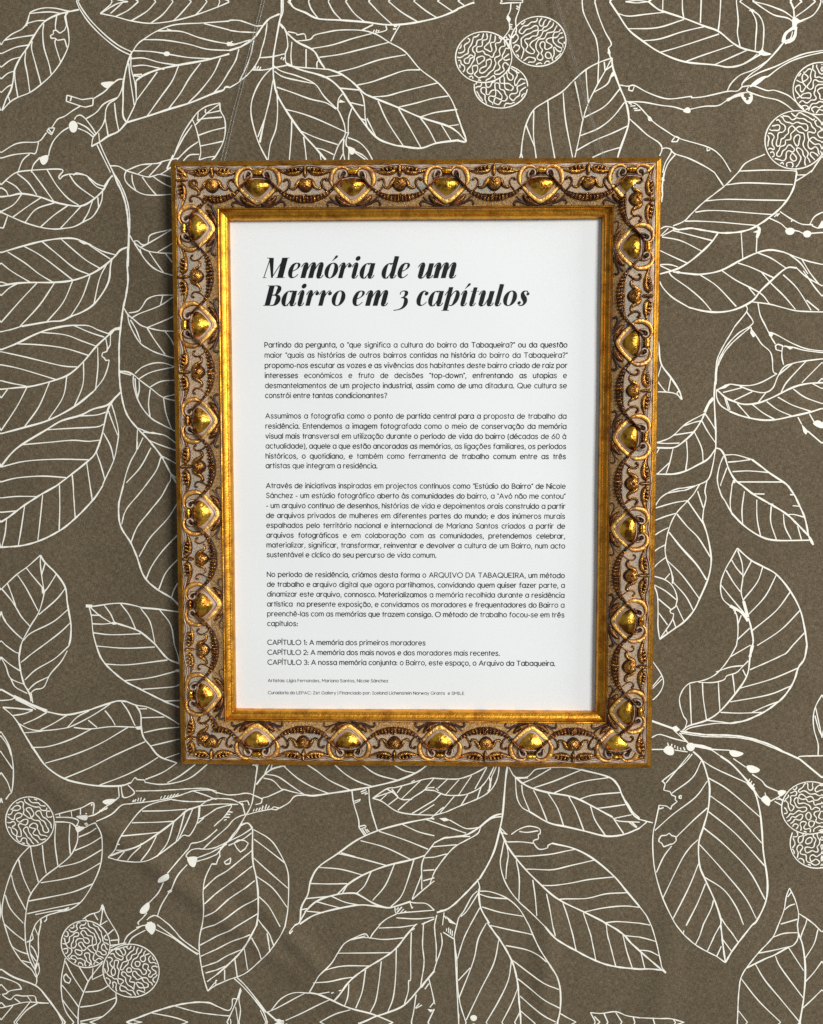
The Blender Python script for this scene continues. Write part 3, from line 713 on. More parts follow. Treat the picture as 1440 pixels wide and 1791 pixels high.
n-1939 -1489 -1888 -1532
n-1838 -1431 -1801 -1479 -1779 -1519
n-1738 -1378 -1701 -1431 -1660 -1521
t-1653 -1397 -1626 -1449 -1623 -1535 -1610 -1592 -1573 -1640 -1517 -1706 -1414 -1744
n-1639 -1419 -1587 -1418
n-1622 -1473 -1485 -1467
n-1609 -1562 -1505 -1539 -1396 -1528
n-1568 -1642 -1459 -1615 -1397 -1600
n-1484 -1716 -1399 -1686
n-2331 -1569 -2216 -1558
n-2285 -1657 -2181 -1649 -2046 -1605 -1921 -1542
n-2202 -1750 -2039 -1701 -1876 -1633 -1703 -1531
n-2090 -1841 -1936 -1777 -1783 -1699 -1601 -1616
n-1882 -1883 -1728 -1823 -1613 -1765 -1527 -1711
n-1605 -1846 -1500 -1802 -1414 -1744
n-1473 -1864 -1396 -1821 -1305 -1753
n-1234 -1752 -1330 -1830 -1425 -1864 -1520 -1875 -1606 -1863
s-1691 -1866 -1667 -1833 -1653 -1847 -1610 -1849 -1606 -1866
t-1881 -1041 -1862 -1098 -1845 -1129 -1825 -1156 -1801 -1181 -1774 -1206 -1747 -1229 -1719 -1250 -1689 -1269 -1658 -1284 -1627 -1299 -1596 -1316 -1563 -1332 -1530 -1349 -1499 -1364 -1468 -1379 -1436 -1392 -1394 -1409
t-1533 -1029 -1492 -1081 -1468 -1108 -1440 -1128 -1389 -1146
n-1877 -1044 -1712 -1056 -1533 -1048
n-1832 -1151 -1695 -1155 -1460 -1125
n-1716 -1250 -1556 -1230 -1390 -1186
n-1609 -1301 -1434 -1286 -1392 -1272
n-1483 -1372 -1393 -1367
n-1416 -1038 -1397 -1099 -1389 -1139
e-1402 -1189 13 9
n-2464 -1560 -2427 -1618 -2401 -1685 -2394 -1781 -2408 -1916 -2428 -1946 -2448 -1975
n-2464 -1584 -2423 -1642 -2399 -1704
n-2467 -1676 -2431 -1733 -2399 -1786
n-2471 -1811 -2435 -1868 -2417 -1926
n-2476 -1967 -2469 -1996
n-1768 -1888 -1764 -1951
n-1751 -1888 -1745 -1956
n-1710 -1881 -1673 -1921 -1688 -1943 -1731 -1958 -1745 -1939 -1751 -1888
n-1664 -1916 -1637 -1916 -1605 -1915 -1572 -1914 -1531 -1913 -1497 -1911 -1463 -1908 -1425 -1906 -1386 -1903 -1348 -1900 -1313 -1898 -1284 -1897 -1242 -1897 -1216 -1904 -1180 -1914
n-1694 -1994 -1666 -1990 -1631 -1986 -1596 -1982 -1562 -1977 -1525 -1970 -1490 -1963 -1457 -1956 -1424 -1948 -1392 -1938 -1358 -1925 -1322 -1913 -1285 -1908 -1249 -1906 -1213 -1908 -1177 -1927
n-1322 -1913 -1247 -1938 -1181 -1965
n-1764 -1953 -1808 -1990 -1842 -2010 -1895 -2049 -1943 -2064
n-1896 -2093 -1809 -2056 -1751 -2004 -1694 -1994
h-1684 -1984 -1676 -1971
h-1673 -1982 -1663 -1967
h-1654 -1981 -1647 -1958
h-1638 -1979 -1631 -1955
h-1624 -1981 -1609 -1962
h-1517 -1961 -1508 -1947
h-1498 -1961 -1486 -1941
h-1479 -1960 -1467 -1941
h-1463 -1958 -1448 -1936
h-1446 -1953 -1429 -1933
h-1429 -1948 -1408 -1930
h-1881 -2044 -1874 -2029
h-1869 -2039 -1861 -2024
h-1857 -2034 -1849 -2021
h-1847 -2029 -1835 -2017
h-1973 -2118 -1954 -2108
h-1966 -2127 -1948 -2115
f-1865 -1984 -1846 -1971 -1807 -1966 -1779 -1972 -1818 -1992 -1842 -2000
f-2020 -2070 -2000 -2062 -1948 -2057 -1958 -2090 -2001 -2084
f-2031 -2143 -2002 -2135 -1969 -2139 -2013 -2171 -2024 -2167
n-2153 -2066 -2057 -2036 -1980 -2011 -1917 -1986 -1914 -2049
n-2149 -2081 -2058 -2080 -2011 -2094 -2016 -2118 -2031 -2138
n-2155 -2110 -2097 -2109 -2050 -2118 -2026 -2142
n-2126 -2059 -2123 -2075
n-2049 -2036 -2048 -2075
n-1988 -2013 -1991 -2055
n-1922 -1993 -1957 -2050
n-1969 -2139 -1935 -2117 -1901 -2102
n-2026 -2128 -2002 -2135
n-1901 -2102 -1874 -2165 -1871 -2233 -1883 -2360 -1929 -2478 -2004 -2596 -2082 -2651 -2150 -2667 -2218 -2688 -2267 -2718 -2292 -2748
n-2017 -2172 -2024 -2235 -2064 -2313 -2142 -2382 -2221 -2442 -2271 -2497 -2321 -2571 -2342 -2650 -2355 -2748
n-2307 -2257 -2381 -2336 -2432 -2435 -2475 -2563 -2493 -2671 -2480 -2750
n-2307 -2262 -2295 -2355 -2265 -2482
n-2235 -2252 -2228 -2354 -2216 -2427
n-2150 -2119 -2158 -2236 -2144 -2378
n-2064 -2123 -2071 -2216 -2066 -2308
n-2382 -2346 -2356 -2453 -2311 -2561
n-2428 -2440 -2406 -2533 -2347 -2655
n-2470 -2563 -2439 -2651 -2364 -2739
n-2013 -2201 -1946 -2171 -1897 -2136
n-2039 -2284 -1947 -2244 -1870 -2194
n-2138 -2387 -2007 -2352 -1876 -2277
n-2251 -2486 -2106 -2460 -2009 -2430 -1888 -2360
n-2326 -2600 -2176 -2569 -2050 -2538 -1934 -2488
n-2338 -2679 -2227 -2653 -2014 -2606
n-2082 -2651 -2159 -2657 -2290 -2684
n-2218 -2688 -2224 -2717
n-2257 -2718 -2258 -2747
n-2179 -2677 -2082 -2637
f-2381 -2331 -2371 -2365 -2384 -2351
n-1839 -2325 -1795 -2276 -1755 -2193 -1696 -2105 -1628 -2027 -1551 -1988 -1446 -1963
n-1839 -2325 -1758 -2344 -1653 -2343 -1543 -2307 -1432 -2228 -1383 -2184 -1345 -2184 -1306 -2121 -1291 -2072 -1286 -2009
t-1825 -2315 -1728 -2271 -1622 -2231 -1516 -2161 -1429 -2093 -1362 -2034 -1324 -2019 -1281 -2004
n-1446 -1967 -1417 -1971 -1381 -1976 -1345 -1978 -1307 -1978 -1270 -1977 -1236 -1973 -1204 -1960 -1179 -1958
n-1628 -2039 -1495 -2035 -1362 -2024
n-1691 -2110 -1544 -2106 -1434 -2098
n-1750 -2181 -1621 -2177 -1516 -2166
n-1770 -2234 -1622 -2231
n-1786 -2276 -1728 -2271
n-1439 -2103 -1479 -2229 -1538 -2307
n-1545 -2191 -1585 -2269 -1634 -2333
n-1632 -2245 -1681 -2290 -1720 -2339
n-1733 -2280 -1782 -2337
n-1372 -2044 -1402 -2151 -1432 -2233
n-1324 -2022 -1363 -2111 -1417 -2219
n-1281 -2009 -1287 -2072
n-1291 -2082 -1270 -2078 -1240 -2060 -1212 -2041 -1180 -2019
n-1281 -2004 -1228 -1965
n-1281 -2004 -1253 -2001 -1218 -1996 -1183 -1993
n-1297 -2111 -1258 -2077
n-1180 -2147 -1203 -2168 -1232 -2193 -1264 -2214 -1301 -2227 -1337 -2235 -1352 -2264 -1371 -2286 -1394 -2313 -1421 -2344 -1448 -2375 -1473 -2404
n-1363 -2364 -1416 -2423 -1456 -2511
n-1352 -2325 -1369 -2310 -1341 -2277 -1303 -2265 -1269 -2266 -1233 -2265 -1185 -2254
n-1310 -2324 -1282 -2314 -1249 -2300 -1214 -2284 -1184 -2267
n-1266 -2266 -1246 -2247 -1221 -2223 -1184 -2190
n-1305 -2344 -1279 -2336 -1243 -2324 -1212 -2310 -1184 -2297
f-1362 -2323 -1305 -2316 -1308 -2353 -1322 -2379 -1348 -2366
f-1473 -2406 -1466 -2438 -1503 -2463 -1539 -2473 -1526 -2439
f-1454 -2506 -1454 -2526 -1475 -2541 -1485 -2529
f-1601 -2599 -1597 -2640 -1626 -2670 -1654 -2666 -1645 -2636
n-1503 -2468 -1542 -2542 -1601 -2606
n-1475 -2536 -1525 -2620 -1550 -2689
n-1612 -2665 -1636 -2695 -1666 -2725 -1661 -2739
n-1613 -2709 -1588 -2689 -1550 -2684 -1479 -2737
f-1613 -2724 -1584 -2719 -1570 -2738 -1608 -2739
t-1183 -2356 -1199 -2357 -1215 -2357
n-1215 -2357 -1254 -2441 -1265 -2509 -1261 -2597 -1267 -2666 -1278 -2734
n-1188 -2438 -1209 -2457 -1237 -2483 -1265 -2509
n-1190 -2536 -1212 -2554 -1257 -2592
n-1190 -2635 -1215 -2651 -1263 -2680
n-1183 -1921 -1117 -1935 -1084 -1935 -1050 -1932 -1016 -1925 -982 -1927 -950 -1940 -910 -1957
n-1179 -1958 -1110 -1960 -1075 -1969 -1029 -1992
n-1183 -1993 -1124 -1991 -1085 -1993 -1052 -1993
n-931 -1749 -936 -1778 -942 -1813 -947 -1849 -953 -1884 -959 -1922 -964 -1959 -972 -1992 -988 -2028 -1007 -2058 -1024 -2088 -1041 -2117 -1062 -2148 -1085 -2177 -1109 -2208 -1131 -2235 -1184 -2297
n-946 -1750 -938 -1771 -947 -1838
n-964 -1753 -941 -1753 -946 -1761
t-942 -1871 -899 -1818 -852 -1779 -795 -1760 -767 -1759
n-894 -1813 -875 -1770 -861 -1749
n-856 -1784 -847 -1749
n-899 -1832 -843 -1846 -796 -1894 -778 -1899
n-890 -1808 -814 -1822 -730 -1879 -655 -1931
n-776 -1760 -702 -1826 -617 -1878 -514 -1920
n-640 -1747 -579 -1787 -504 -1843 -382 -1900
n-475 -1747 -410 -1804 -335 -1847 -251 -1875
n-311 -1746 -223 -1803 -101 -1835
n-124 -1744 -64 -1777 7 -1791
t-655 -1931 -599 -1935 -505 -1920 -382 -1900 -251 -1875 -101 -1835 11 -1786 67 -1745
n-778 -1899 -872 -1943 -905 -1953 -915 -1982 -948 -1993
n-778 -1899 -712 -1917 -618 -1935
n-655 -1933 -712 -1939 -750 -1980 -807 -2014
n-946 -1750 -936 -1749
s-854 -2019 -840 -2005 -807 -2012 -826 -2024 -854 -2019
n-854 -2019 -930 -2035 -1001 -2055
h-963 -2035 -956 -2020
h-947 -2032 -937 -2015
h-930 -2030 -920 -2011
h-911 -2025 -903 -1999
h-892 -2020 -882 -1991
h-878 -2018 -865 -2000
s-1047 -1978 -995 -1970 -986 -1997
s-1029 -1983 -1011 -2055
s-1047 -1978 -1029 -1997 -1019 -1992
n-1180 -2019 -1118 -2001 -1090 -1998
n-1090 -2003 -1105 -2026 -1126 -2056 -1151 -2084 -1177 -2107 -1199 -2128
n-1011 -2055 -1037 -2062 -1072 -2080 -1095 -2102 -1119 -2132 -1184 -2190
n-1030 -2108 -1045 -2133 -1064 -2164 -1088 -2192 -1115 -2218 -1185 -2254
n-1184 -2267 -1134 -2242 -1122 -2235
h-1139 -2090 -1122 -2085
h-1137 -2071 -1105 -2072
h-1124 -2056 -1100 -2053
h-1114 -2037 -1086 -2041
t-1045 -2123 -997 -2106 -969 -2136
n-969 -2136 -1036 -2181 -1122 -2225 -1160 -2264 -1166 -2303
n-974 -2166 -1027 -2205 -1113 -2244
n-960 -2146 -866 -2203 -810 -2280 -763 -2386 -755 -2483 -761 -2630 -776 -2728
s-1161 -2303 -1175 -2323 -1185 -2352
s-1079 -2230 -1055 -2210 -1017 -2212 -994 -2229 -1013 -2263 -1042 -2284 -1065 -2258 -1079 -2230
s-1138 -2342 -1099 -2317 -1104 -2351 -1128 -2356 -1138 -2342
t-967 -2141 -970 -2262 -967 -2350 -949 -2437 -936 -2544 -937 -2642 -949 -2730
n-960 -2204 -885 -2261 -777 -2347
n-962 -2320 -868 -2407 -759 -2503
n-953 -2427 -850 -2504 -765 -2620
n-931 -2549 -870 -2612 -804 -2728
n-942 -2691 -914 -2730
n-971 -2272 -991 -2289 -1016 -2309 -1044 -2333 -1075 -2358 -1099 -2377 -1126 -2398 -1188 -2438
n-972 -2369 -994 -2385 -1020 -2405 -1049 -2426 -1082 -2452 -1106 -2471 -1132 -2493 -1190 -2536
n-958 -2457 -981 -2473 -1007 -2493 -1035 -2513 -1065 -2536 -1094 -2557 -1121 -2577 -1190 -2635
n-941 -2559 -1061 -2634 -1205 -2733
n-942 -2657 -1071 -2732
n-373 -1904 -364 -1976 -336 -2072 -332 -2125
n-274 -1880 -265 -1995 -223 -2143
n-332 -2125 -299 -2173
s-364 -1967 -322 -1952 -331 -1962
s-336 -2120 -299 -2110 -289 -2120 -327 -2135
s-364 -1981 -326 -1962
h-321 -1909 -289 -1894
h-317 -1920 -284 -1906
h-298 -1923 -279 -1916
h-313 -2135 -291 -2168
h-299 -2130 -282 -2158
h-287 -2134 -271 -2153
n-251 -1946 -167 -1888 -110 -1878 -26 -1853 49 -1829 114 -1819
n-251 -1946 -195 -1965 -111 -2022 -17 -2040 114 -2044
n-167 -1888 -129 -1912 -82 -1950 -17 -1949
n-242 -1942 -129 -1902
n-204 -1956 -167 -1922
n-138 -1888 -101 -1935
n-110 -1878 -78 -1868
n-157 -1984 -101 -1940
n-101 -2017 -26 -1949 39 -1905 72 -1881 114 -1876
n39 -1829 -82 -1950
n63 -1881 114 -1819
n114 -1895 58 -1891
n-17 -2035 114 -1953
n21 -2040 114 -1979
n-78 -1873 -106 -1912
t-719 -2727 -690 -2707 -680 -2619 -641 -2540 -622 -2453 -574 -2369 -460 -2286 -346 -2202 -223 -2143 -73 -2098 77 -2066 114 -2066
t-461 -2533 -394 -2469 -300 -2410 -167 -2355 -26 -2318 58 -2290
n58 -2290 87 -2251 115 -2212
n58 -2290 40 -2348 40 -2425 40 -2498
n115 -2299 58 -2304
n115 -2376 49 -2382
n115 -2425 49 -2445
n115 -2444 40 -2508 -17 -2562
n-73 -2103 21 -2146 115 -2169
n-214 -2146 -64 -2195 77 -2251
n-323 -2205 -177 -2244 -26 -2315
n-460 -2286 -328 -2313 -167 -2355
n-441 -2281 -356 -2304
n-574 -2372 -441 -2382 -314 -2415
n-622 -2472 -517 -2473 -404 -2469
n-404 -2479 -433 -2528
n-262 -2395 -300 -2478 -347 -2527
n-120 -2340 -177 -2476 -253 -2570
n-7 -2318 -45 -2446 -83 -2543 -144 -2607
n40 -2406 -17 -2557
n58 -2068 114 -2087
t-661 -2648 -585 -2579 -471 -2538 -366 -2527 -319 -2546 -244 -2589 -168 -2613 -111 -2602 -26 -2572
n-651 -2565 -508 -2549
n-585 -2584 -518 -2602 -443 -2621
n-499 -2548 -423 -2582 -338 -2600
n-680 -2634 -642 -2628 -656 -2648 -690 -2707
n-647 -2643 -547 -2651
t-690 -2722 -604 -2667 -490 -2631 -338 -2600 -244 -2604 -168 -2613
n-26 -2577 2 -2581 68 -2585 115 -2624
n-31 -2577 -17 -2616
n-121 -2607 -111 -2646 -55 -2640 115 -2624
n-216 -2721 -168 -2681 -111 -2651
n-111 -2675 12 -2679 115 -2667
n115 -2677 40 -2712
h-111 -2626 -97 -2610
h-107 -2641 -78 -2607
h-88 -2644 -66 -2619
h-69 -2643 -53 -2631
n107 -1820 176 -1824 212 -1825 247 -1824 281 -1817 315 -1805 347 -1791 380 -1774 422 -1749
n123 -1882 133 -1891 138 -1895
n114 -1895 169 -1918 206 -1923 246 -1923 283 -1920 318 -1910 350 -1896 380 -1878 405 -1853 426 -1824 444 -1793 464 -1749
n-21 -1844 -8 -1837 -2 -1834
n134 -1881 194 -1823
n181 -1918 260 -1827
n255 -1923 334 -1802
n353 -1883 422 -1754
n478 -1749 446 -1825 437 -1892
n494 -1749 492 -1777 486 -1812 474 -1845 457 -1875 433 -1902 407 -1922 372 -1941 343 -1954 310 -1968 276 -1982 243 -1996 210 -2011 178 -2025 114 -2044
n390 -1869 367 -1941
n437 -1811 446 -1863 428 -1897
n311 -1917 270 -1985
n232 -1928 148 -2029
n153 -1914 142 -1924 114 -1953
n171 -1995 148 -2011 92 -2064
n451 -1816 437 -1883
t543 -1748 534 -1815 526 -1920 517 -2035 504 -2112 472 -2247 430 -2344 384 -2426
n553 -1753 576 -1796 590 -1815 595 -1891 605 -1948 633 -1995 676 -2019
t590 -1810 632 -1847 688 -1876 772 -1899 902 -1921 968 -1944 1033 -1977 1164 -2048
n1164 -2052 1201 -2071 1322 -2077
n590 -1813 660 -1809 706 -1766 761 -1756 808 -1751 891 -1750 975 -1764
n599 -1819 665 -1814
n632 -1847 706 -1813 799 -1756
n698 -1875 818 -1832 975 -1766
n819 -1903 966 -1840 1137 -1810
n972 -1940 1051 -1915 1208 -1899
n1066 -1996 1126 -1989 1237 -1971
n1173 -2055 1275 -2032
n1275 -2075 1308 -2108
t975 -1764 1133 -1805 1189 -1852 1217 -1914 1246 -1970 1284 -2032 1322 -2060
t676 -2019 783 -2080 886 -2106 1007 -2135 1128 -2163 1230 -2152 1322 -2113
n1236 -1951 1284 -2018 1321 -2051
n628 -1857 637 -1919 675 -2014
n698 -1890 736 -1966 778 -2071
n781 -1903 838 -1993 877 -2103
n902 -1921 950 -2011 998 -2135
n1033 -1982 1062 -2068 1124 -2161
n1169 -2057 1230 -2147
n1257 -2075 1304 -2111
n1227 -1933 1260 -1980 1294 -2046
n204 -2072 289 -2119 336 -2123 387 -2113
n114 -2087 173 -2108 203 -2118 236 -2129 270 -2141 303 -2152
f143 -2063 181 -2059 206 -2074 172 -2081
t517 -2033 488 -2038 454 -2052 425 -2074 400 -2098 372 -2121 342 -2141 309 -2159 275 -2169 240 -2173 205 -2178 170 -2183 115 -2212
n513 -2049 457 -2059 410 -2093 382 -2118
n387 -2113 377 -2145 353 -2166 320 -2185 287 -2203 253 -2222 224 -2245 200 -2271 177 -2299 155 -2329 134 -2360 115 -2391 87 -2467
n280 -2172 326 -2171
n102 -2236 247 -2222
n115 -2299 175 -2282 196 -2279
n504 -2117 541 -2155
n499 -2141 546 -2157
n569 -2157 616 -2125 672 -2107 732 -2119 739 -2148 728 -2157 728 -2181 705 -2191 700 -2206 733 -2244 780 -2234 785 -2219 808 -2205
n616 -2139 663 -2144 728 -2133
n546 -2203 626 -2202 700 -2210
t808 -2205 943 -2242 1056 -2303 1178 -2407 1254 -2498 1330 -2589
t504 -2126 551 -2236 655 -2370 759 -2470 872 -2561 1004 -2627 1117 -2684 1136 -2703
n528 -2188 514 -2265 505 -2333 524 -2420 562 -2497 619 -2569 676 -2621 771 -2708
n542 -2222 552 -2284 543 -2352 539 -2429
n594 -2289 682 -2288 794 -2272 943 -2246
n660 -2368 823 -2363 944 -2338 1061 -2309
n745 -2461 899 -2454 1029 -2428 1178 -2410
n853 -2546 1012 -2544 1133 -2514 1254 -2506
n1004 -2627 1116 -2601 1237 -2587 1330 -2594
n1122 -2693 1201 -2683 1332 -2691
n599 -2313 618 -2419 617 -2559
n698 -2432 713 -2534 723 -2650
n778 -2509 798 -2600 817 -2707
n877 -2570 901 -2638 921 -2706
n999 -2632 1024 -2704
n504 -2141 542 -2203
t384 -2426 365 -2447 341 -2474 318 -2500 295 -2524 268 -2552 242 -2578 216 -2600 185 -2620 130 -2638
n14 -2710 4 -2715 -2 -2718
n370 -2431 382 -2470 384 -2499
n-21 -2616 -11 -2606
n147 -2626 161 -2624 168 -2623
n130 -2653 116 -2716
n173 -2637 164 -2716
n50 -2717 60 -2697
f182 -2657 253 -2714 206 -2700
t379 -2489 380 -2538 394 -2615 442 -2702
n370 -2504 337 -2538 291 -2626 262 -2666 249 -2714
n375 -2518 309 -2626 272 -2661
n384 -2504 450 -2508 544 -2545 620 -2612 677 -2709
n384 -2523 450 -2542 553 -2550
n399 -2601 507 -2633 643 -2656
n385 -2606 329 -2713
n427 -2697 442 -2712
n1322 -2060 1379 -2075 1400 -2080
n1349 -2065 1360 -2072 1365 -2076
n1322 -2113 1359 -2080 1365 -2076
t1625 -1649 1677 -1701 1711 -1795 1726 -1871 1720 -1994 1694 -2100 1668 -2195 1676 -2329 1710 -2415 1768 -2540 1808 -2655 1809 -2694
n1621 -1664 1567 -1730 1458 -1821 1453 -1831
n1607 -1664 1549 -1740 1472 -1840
s1453 -1831 1468 -1845 1459 -1883 1496 -1890 1506 -1911 1529 -1920 1527 -1939 1539 -1949 1507 -1977 1503 -1997 1479 -1978 1433 -1973 1433 -1997 1461 -1987
n1433 -1983 1416 -2074 1403 -2141 1402 -2237 1417 -2371 1461 -2524 1519 -2649 1548 -2697
t1786 -1676 1851 -1723 1927 -1803 1984 -1878 2019 -1992 2036 -2115 2048 -2249 2076 -2421 2070 -2546 2022 -2662 1994 -2692
k1946 -1831 1984 -1873
n1984 -1873 2012 -1916 2031 -1930
n1672 -1706 1623 -1805 1506 -1901
n1711 -1824 1644 -1919 1517 -2025 1412 -2126
n1715 -1985 1629 -2062 1534 -2163
n1511 -2216 1466 -2284 1426 -2380
n1663 -2176 1613 -2225 1560 -2312 1462 -2539
n1671 -2320 1618 -2455 1524 -2649
n1715 -2444 1667 -2570 1604 -2697
n1764 -2545 1751 -2598 1707 -2695
n1677 -1701 1770 -1757 1955 -1840
n1715 -1805 1837 -1879 2024 -2039
n1732 -1914 1886 -2031 2038 -2196
n1724 -2009 1889 -2145 2060 -2335
n1694 -2104 1826 -2213 1968 -2364 2065 -2536
n1673 -2205 1801 -2347 1944 -2519 2017 -2653
n1710 -2406 1823 -2481 1899 -2587 1943 -2692
n1813 -2655 1837 -2694
s1437 -2179 1450 -2157 1478 -2154 1496 -2140 1510 -2154 1533 -2159 1537 -2182 1520 -2202 1502 -2207 1465 -2224 1454 -2202 1437 -2193 1437 -2179
s1550 -1915 1561 -1912 1561 -1931 1550 -1929 1550 -1915
n1860 -1690 1934 -1741
n1972 -1783 2028 -1821 2057 -1854 2131 -1886
h1950 -1831 1959 -1810
h1964 -1838 1971 -1823
h1976 -1854 1985 -1840
f2026 -1930 2053 -1908 2077 -1929 2082 -1943 2073 -1972 2045 -1955
s2053 -1908 2048 -1892
f2122 -1886 2144 -1875 2172 -1884 2145 -1912 2131 -1907
n2082 -1943 2122 -1919 2145 -1907
n2105 -1943 2147 -1967
n2114 -1929 2155 -1933
n2127 -1919 2155 -1943
t2245 -1691 2376 -1799
n2235 -1682 2253 -1673 2372 -1669
n2206 -2465 2189 -2516 2177 -2602 2147 -2690
n2206 -2465 2240 -2534 2263 -2621 2258 -2688
n2196 -2520 2216 -2491
n2182 -2597 2209 -2573 2241 -2561
n2161 -2685 2257 -2654
n2266 -2620 2318 -2654 2360 -2687
n2313 -2654 2305 -2688
t-2508 -3028 -2432 -3077 -2298 -3129 -2232 -3203 -2176 -3282 -2124 -3357
n-2222 -3218 -2176 -3282 -2139 -3358
n-2292 -2748 -2318 -2813 -2327 -2852 -2330 -2889 -2326 -2926 -2315 -2961 -2299 -3005
n-2355 -2748 -2355 -2814 -2355 -2852 -2350 -2889 -2343 -2926 -2334 -2960 -2319 -2997 -2302 -3029 -2291 -3075
n-2480 -2750 -2461 -2817 -2451 -2852 -2436 -2888 -2420 -2918 -2401 -2949 -2381 -2977 -2351 -3004 -2323 -3027 -2296 -3075
n-2482 -2743 -2429 -2794 -2402 -2816 -2362 -2847
n-2441 -2883 -2398 -2912 -2336 -2934
n-2380 -2972 -2328 -2986
n-2257 -2713 -2254 -2729 -2253 -2737
n-2219 -2712 -2230 -2723 -2237 -2728
n-2259 -2750 -2273 -2812 -2276 -2851 -2276 -2889 -2277 -2928 -2284 -2966 -2300 -3025
n-2297 -2763 -2274 -2817
n-2313 -2797 -2309 -2837 -2348 -2857
n-2324 -2877 -2301 -2906 -2283 -2955
n-2326 -2926 -2293 -2975
n-2279 -2985 -2274 -3035 -2291 -3075 -2292 -3104 -2302 -3129
f-2304 -3010 -2289 -2975 -2282 -2995 -2300 -3040
n-2510 -3078 -2452 -3097 -2404 -3121 -2386 -3151
n-2386 -3151 -2454 -3162 -2484 -3182 -2505 -3187 -2484 -3207 -2456 -3217 -2426 -3191 -2377 -3195 -2309 -3194 -2291 -3234 -2223 -3238
n-2511 -3123 -2473 -3167
n-2514 -3237 -2486 -3267
n-2516 -3272 -2457 -3257 -2359 -3233 -2223 -3238
n-2431 -3211 -2398 -3236
n-2353 -3195 -2325 -3235
n-2442 -3256 -2518 -3348
n-2339 -3235 -2440 -3362
n-2291 -3239 -2360 -3285 -2426 -3362
n-2002 -2709 -1958 -2679 -1900 -2659 -1879 -2619 -1857 -2683 -1792 -2800 -1787 -2859
n-1879 -2619 -1886 -2693 -1897 -2747
n-1987 -2704 -1968 -2729
n-1933 -2672 -1910 -2713
n-1892 -2742 -1853 -2717
n-1850 -2801 -1816 -2771
n-1836 -2840 -1788 -2835
n-1837 -2870 -1784 -2864
f-1879 -2612 -1870 -2634 -1883 -2683 -1887 -2634
n-1755 -2854 -1744 -2827 -1718 -2796 -1638 -2742
n-1678 -2757 -1631 -2743 -1623 -2744
n-1731 -2868 -1701 -2819 -1623 -2773
n-1837 -2885 -1789 -2864 -1740 -2854
n-1838 -2900 -1780 -2887 -1731 -2873
f-1618 -2734 -1570 -2728 -1561 -2763 -1581 -2799 -1600 -2788 -1621 -2763
n-1479 -2737 -1438 -2783 -1416 -2812 -1389 -2837 -1361 -2858 -1330 -2880 -1300 -2902
n-1551 -2738 -1461 -2806 -1347 -2893 -1300 -2917
n-1561 -2768 -1461 -2816 -1395 -2864 -1309 -2922
f-1461 -2806 -1404 -2844 -1442 -2825
n-1194 -3078 -1213 -3101 -1251 -3149
n-1278 -2734 -1293 -2798 -1298 -2835 -1299 -2871 -1298 -2907 -1294 -2943 -1290 -2978 -1284 -3016 -1277 -3052 -1270 -3084 -1259 -3123 -1251 -3149
n-1197 -3108 -1228 -3129 -1251 -3149
n-1205 -2733 -1264 -2754 -1283 -2764
n-1189 -2803 -1214 -2817 -1245 -2835 -1294 -2862
n-1194 -2886 -1220 -2898 -1252 -2913 -1290 -2931
n-1192 -2965 -1219 -2975 -1253 -2987 -1287 -2999
n-1194 -3015 -1222 -3023 -1263 -3035
n-1254 -3089 -1231 -3071 -1195 -3044
n-1201 -3078 -1202 -3113
n-2114 -2953 -2141 -3082 -2140 -3202 -2118 -3291 -2071 -3357
n-1888 -2979 -1967 -3080 -2008 -3170 -2039 -3260 -2046 -3356
n-2114 -2973 -2073 -3061 -2008 -3165
n-2033 -3001 -1977 -3100
n-2138 -3122 -2086 -3191 -2039 -3260
n-2140 -3212 -2098 -3271 -2051 -3330
n-1946 -3015 -1953 -3080
n-1953 -3085 -1880 -3049
n-1998 -3165 -1911 -3154 -1847 -3118
n-2030 -3260 -1932 -3243 -1810 -3197
n-1810 -3167 -1816 -3237 -1895 -3318 -1974 -3355
n-2032 -3350 -1895 -3318
s-2126 -3067 -2112 -3052 -2098 -3072 -2083 -3086 -2094 -3111 -2118 -3102 -2127 -3082 -2126 -3067
t-1751 -3351 -1724 -3340 -1689 -3326 -1655 -3312 -1621 -3298 -1588 -3285 -1552 -3273 -1517 -3261 -1482 -3250 -1449 -3241 -1412 -3232 -1376 -3226 -1342 -3221 -1307 -3218 -1269 -3219 -1237 -3223 -1195 -3243
n-1449 -3246 -1423 -3253 -1390 -3263 -1356 -3272 -1321 -3281 -1286 -3287 -1252 -3291 -1202 -3296
n-1595 -3291 -1460 -3316 -1374 -3345
n-1707 -3340 -1654 -3350
n-776 -2728 -804 -2786 -821 -2815 -840 -2844 -863 -2874 -886 -2902 -911 -2930 -938 -2959 -965 -2986 -990 -3009 -1021 -3033 -1052 -3049 -1085 -3062 -1119 -3073 -1197 -3108
t-949 -2730 -981 -2789 -998 -2821 -1016 -2853 -1037 -2885 -1059 -2914 -1083 -2940 -1109 -2965 -1136 -2991 -1195 -3044
n-914 -2730 -874 -2781 -860 -2815 -844 -2856
n-886 -2778 -868 -2886
n-977 -2799 -939 -2877 -923 -2941
n-1025 -2879 -1008 -3011
n-1084 -2948 -1071 -3057
n-1147 -3013 -1148 -3078
n-1071 -2732 -1121 -2768 -1189 -2803
n-986 -2780 -1012 -2792 -1044 -2807 -1077 -2823 -1111 -2840 -1194 -2886
n-1040 -2884 -1067 -2896 -1101 -2912 -1135 -2928 -1192 -2965
n-1137 -2989 -1151 -2994 -1194 -3015
f-883 -2778 -872 -2827 -880 -2818
n-1090 -3067 -1038 -3116 -962 -3204 -901 -3277
n-1071 -3062 -1019 -3115 -943 -3213 -896 -3277
n-1052 -3126 -1073 -3195 -1102 -3265 -1137 -3342
n-1048 -3136 -1063 -3195 -1054 -3265 -1065 -3340
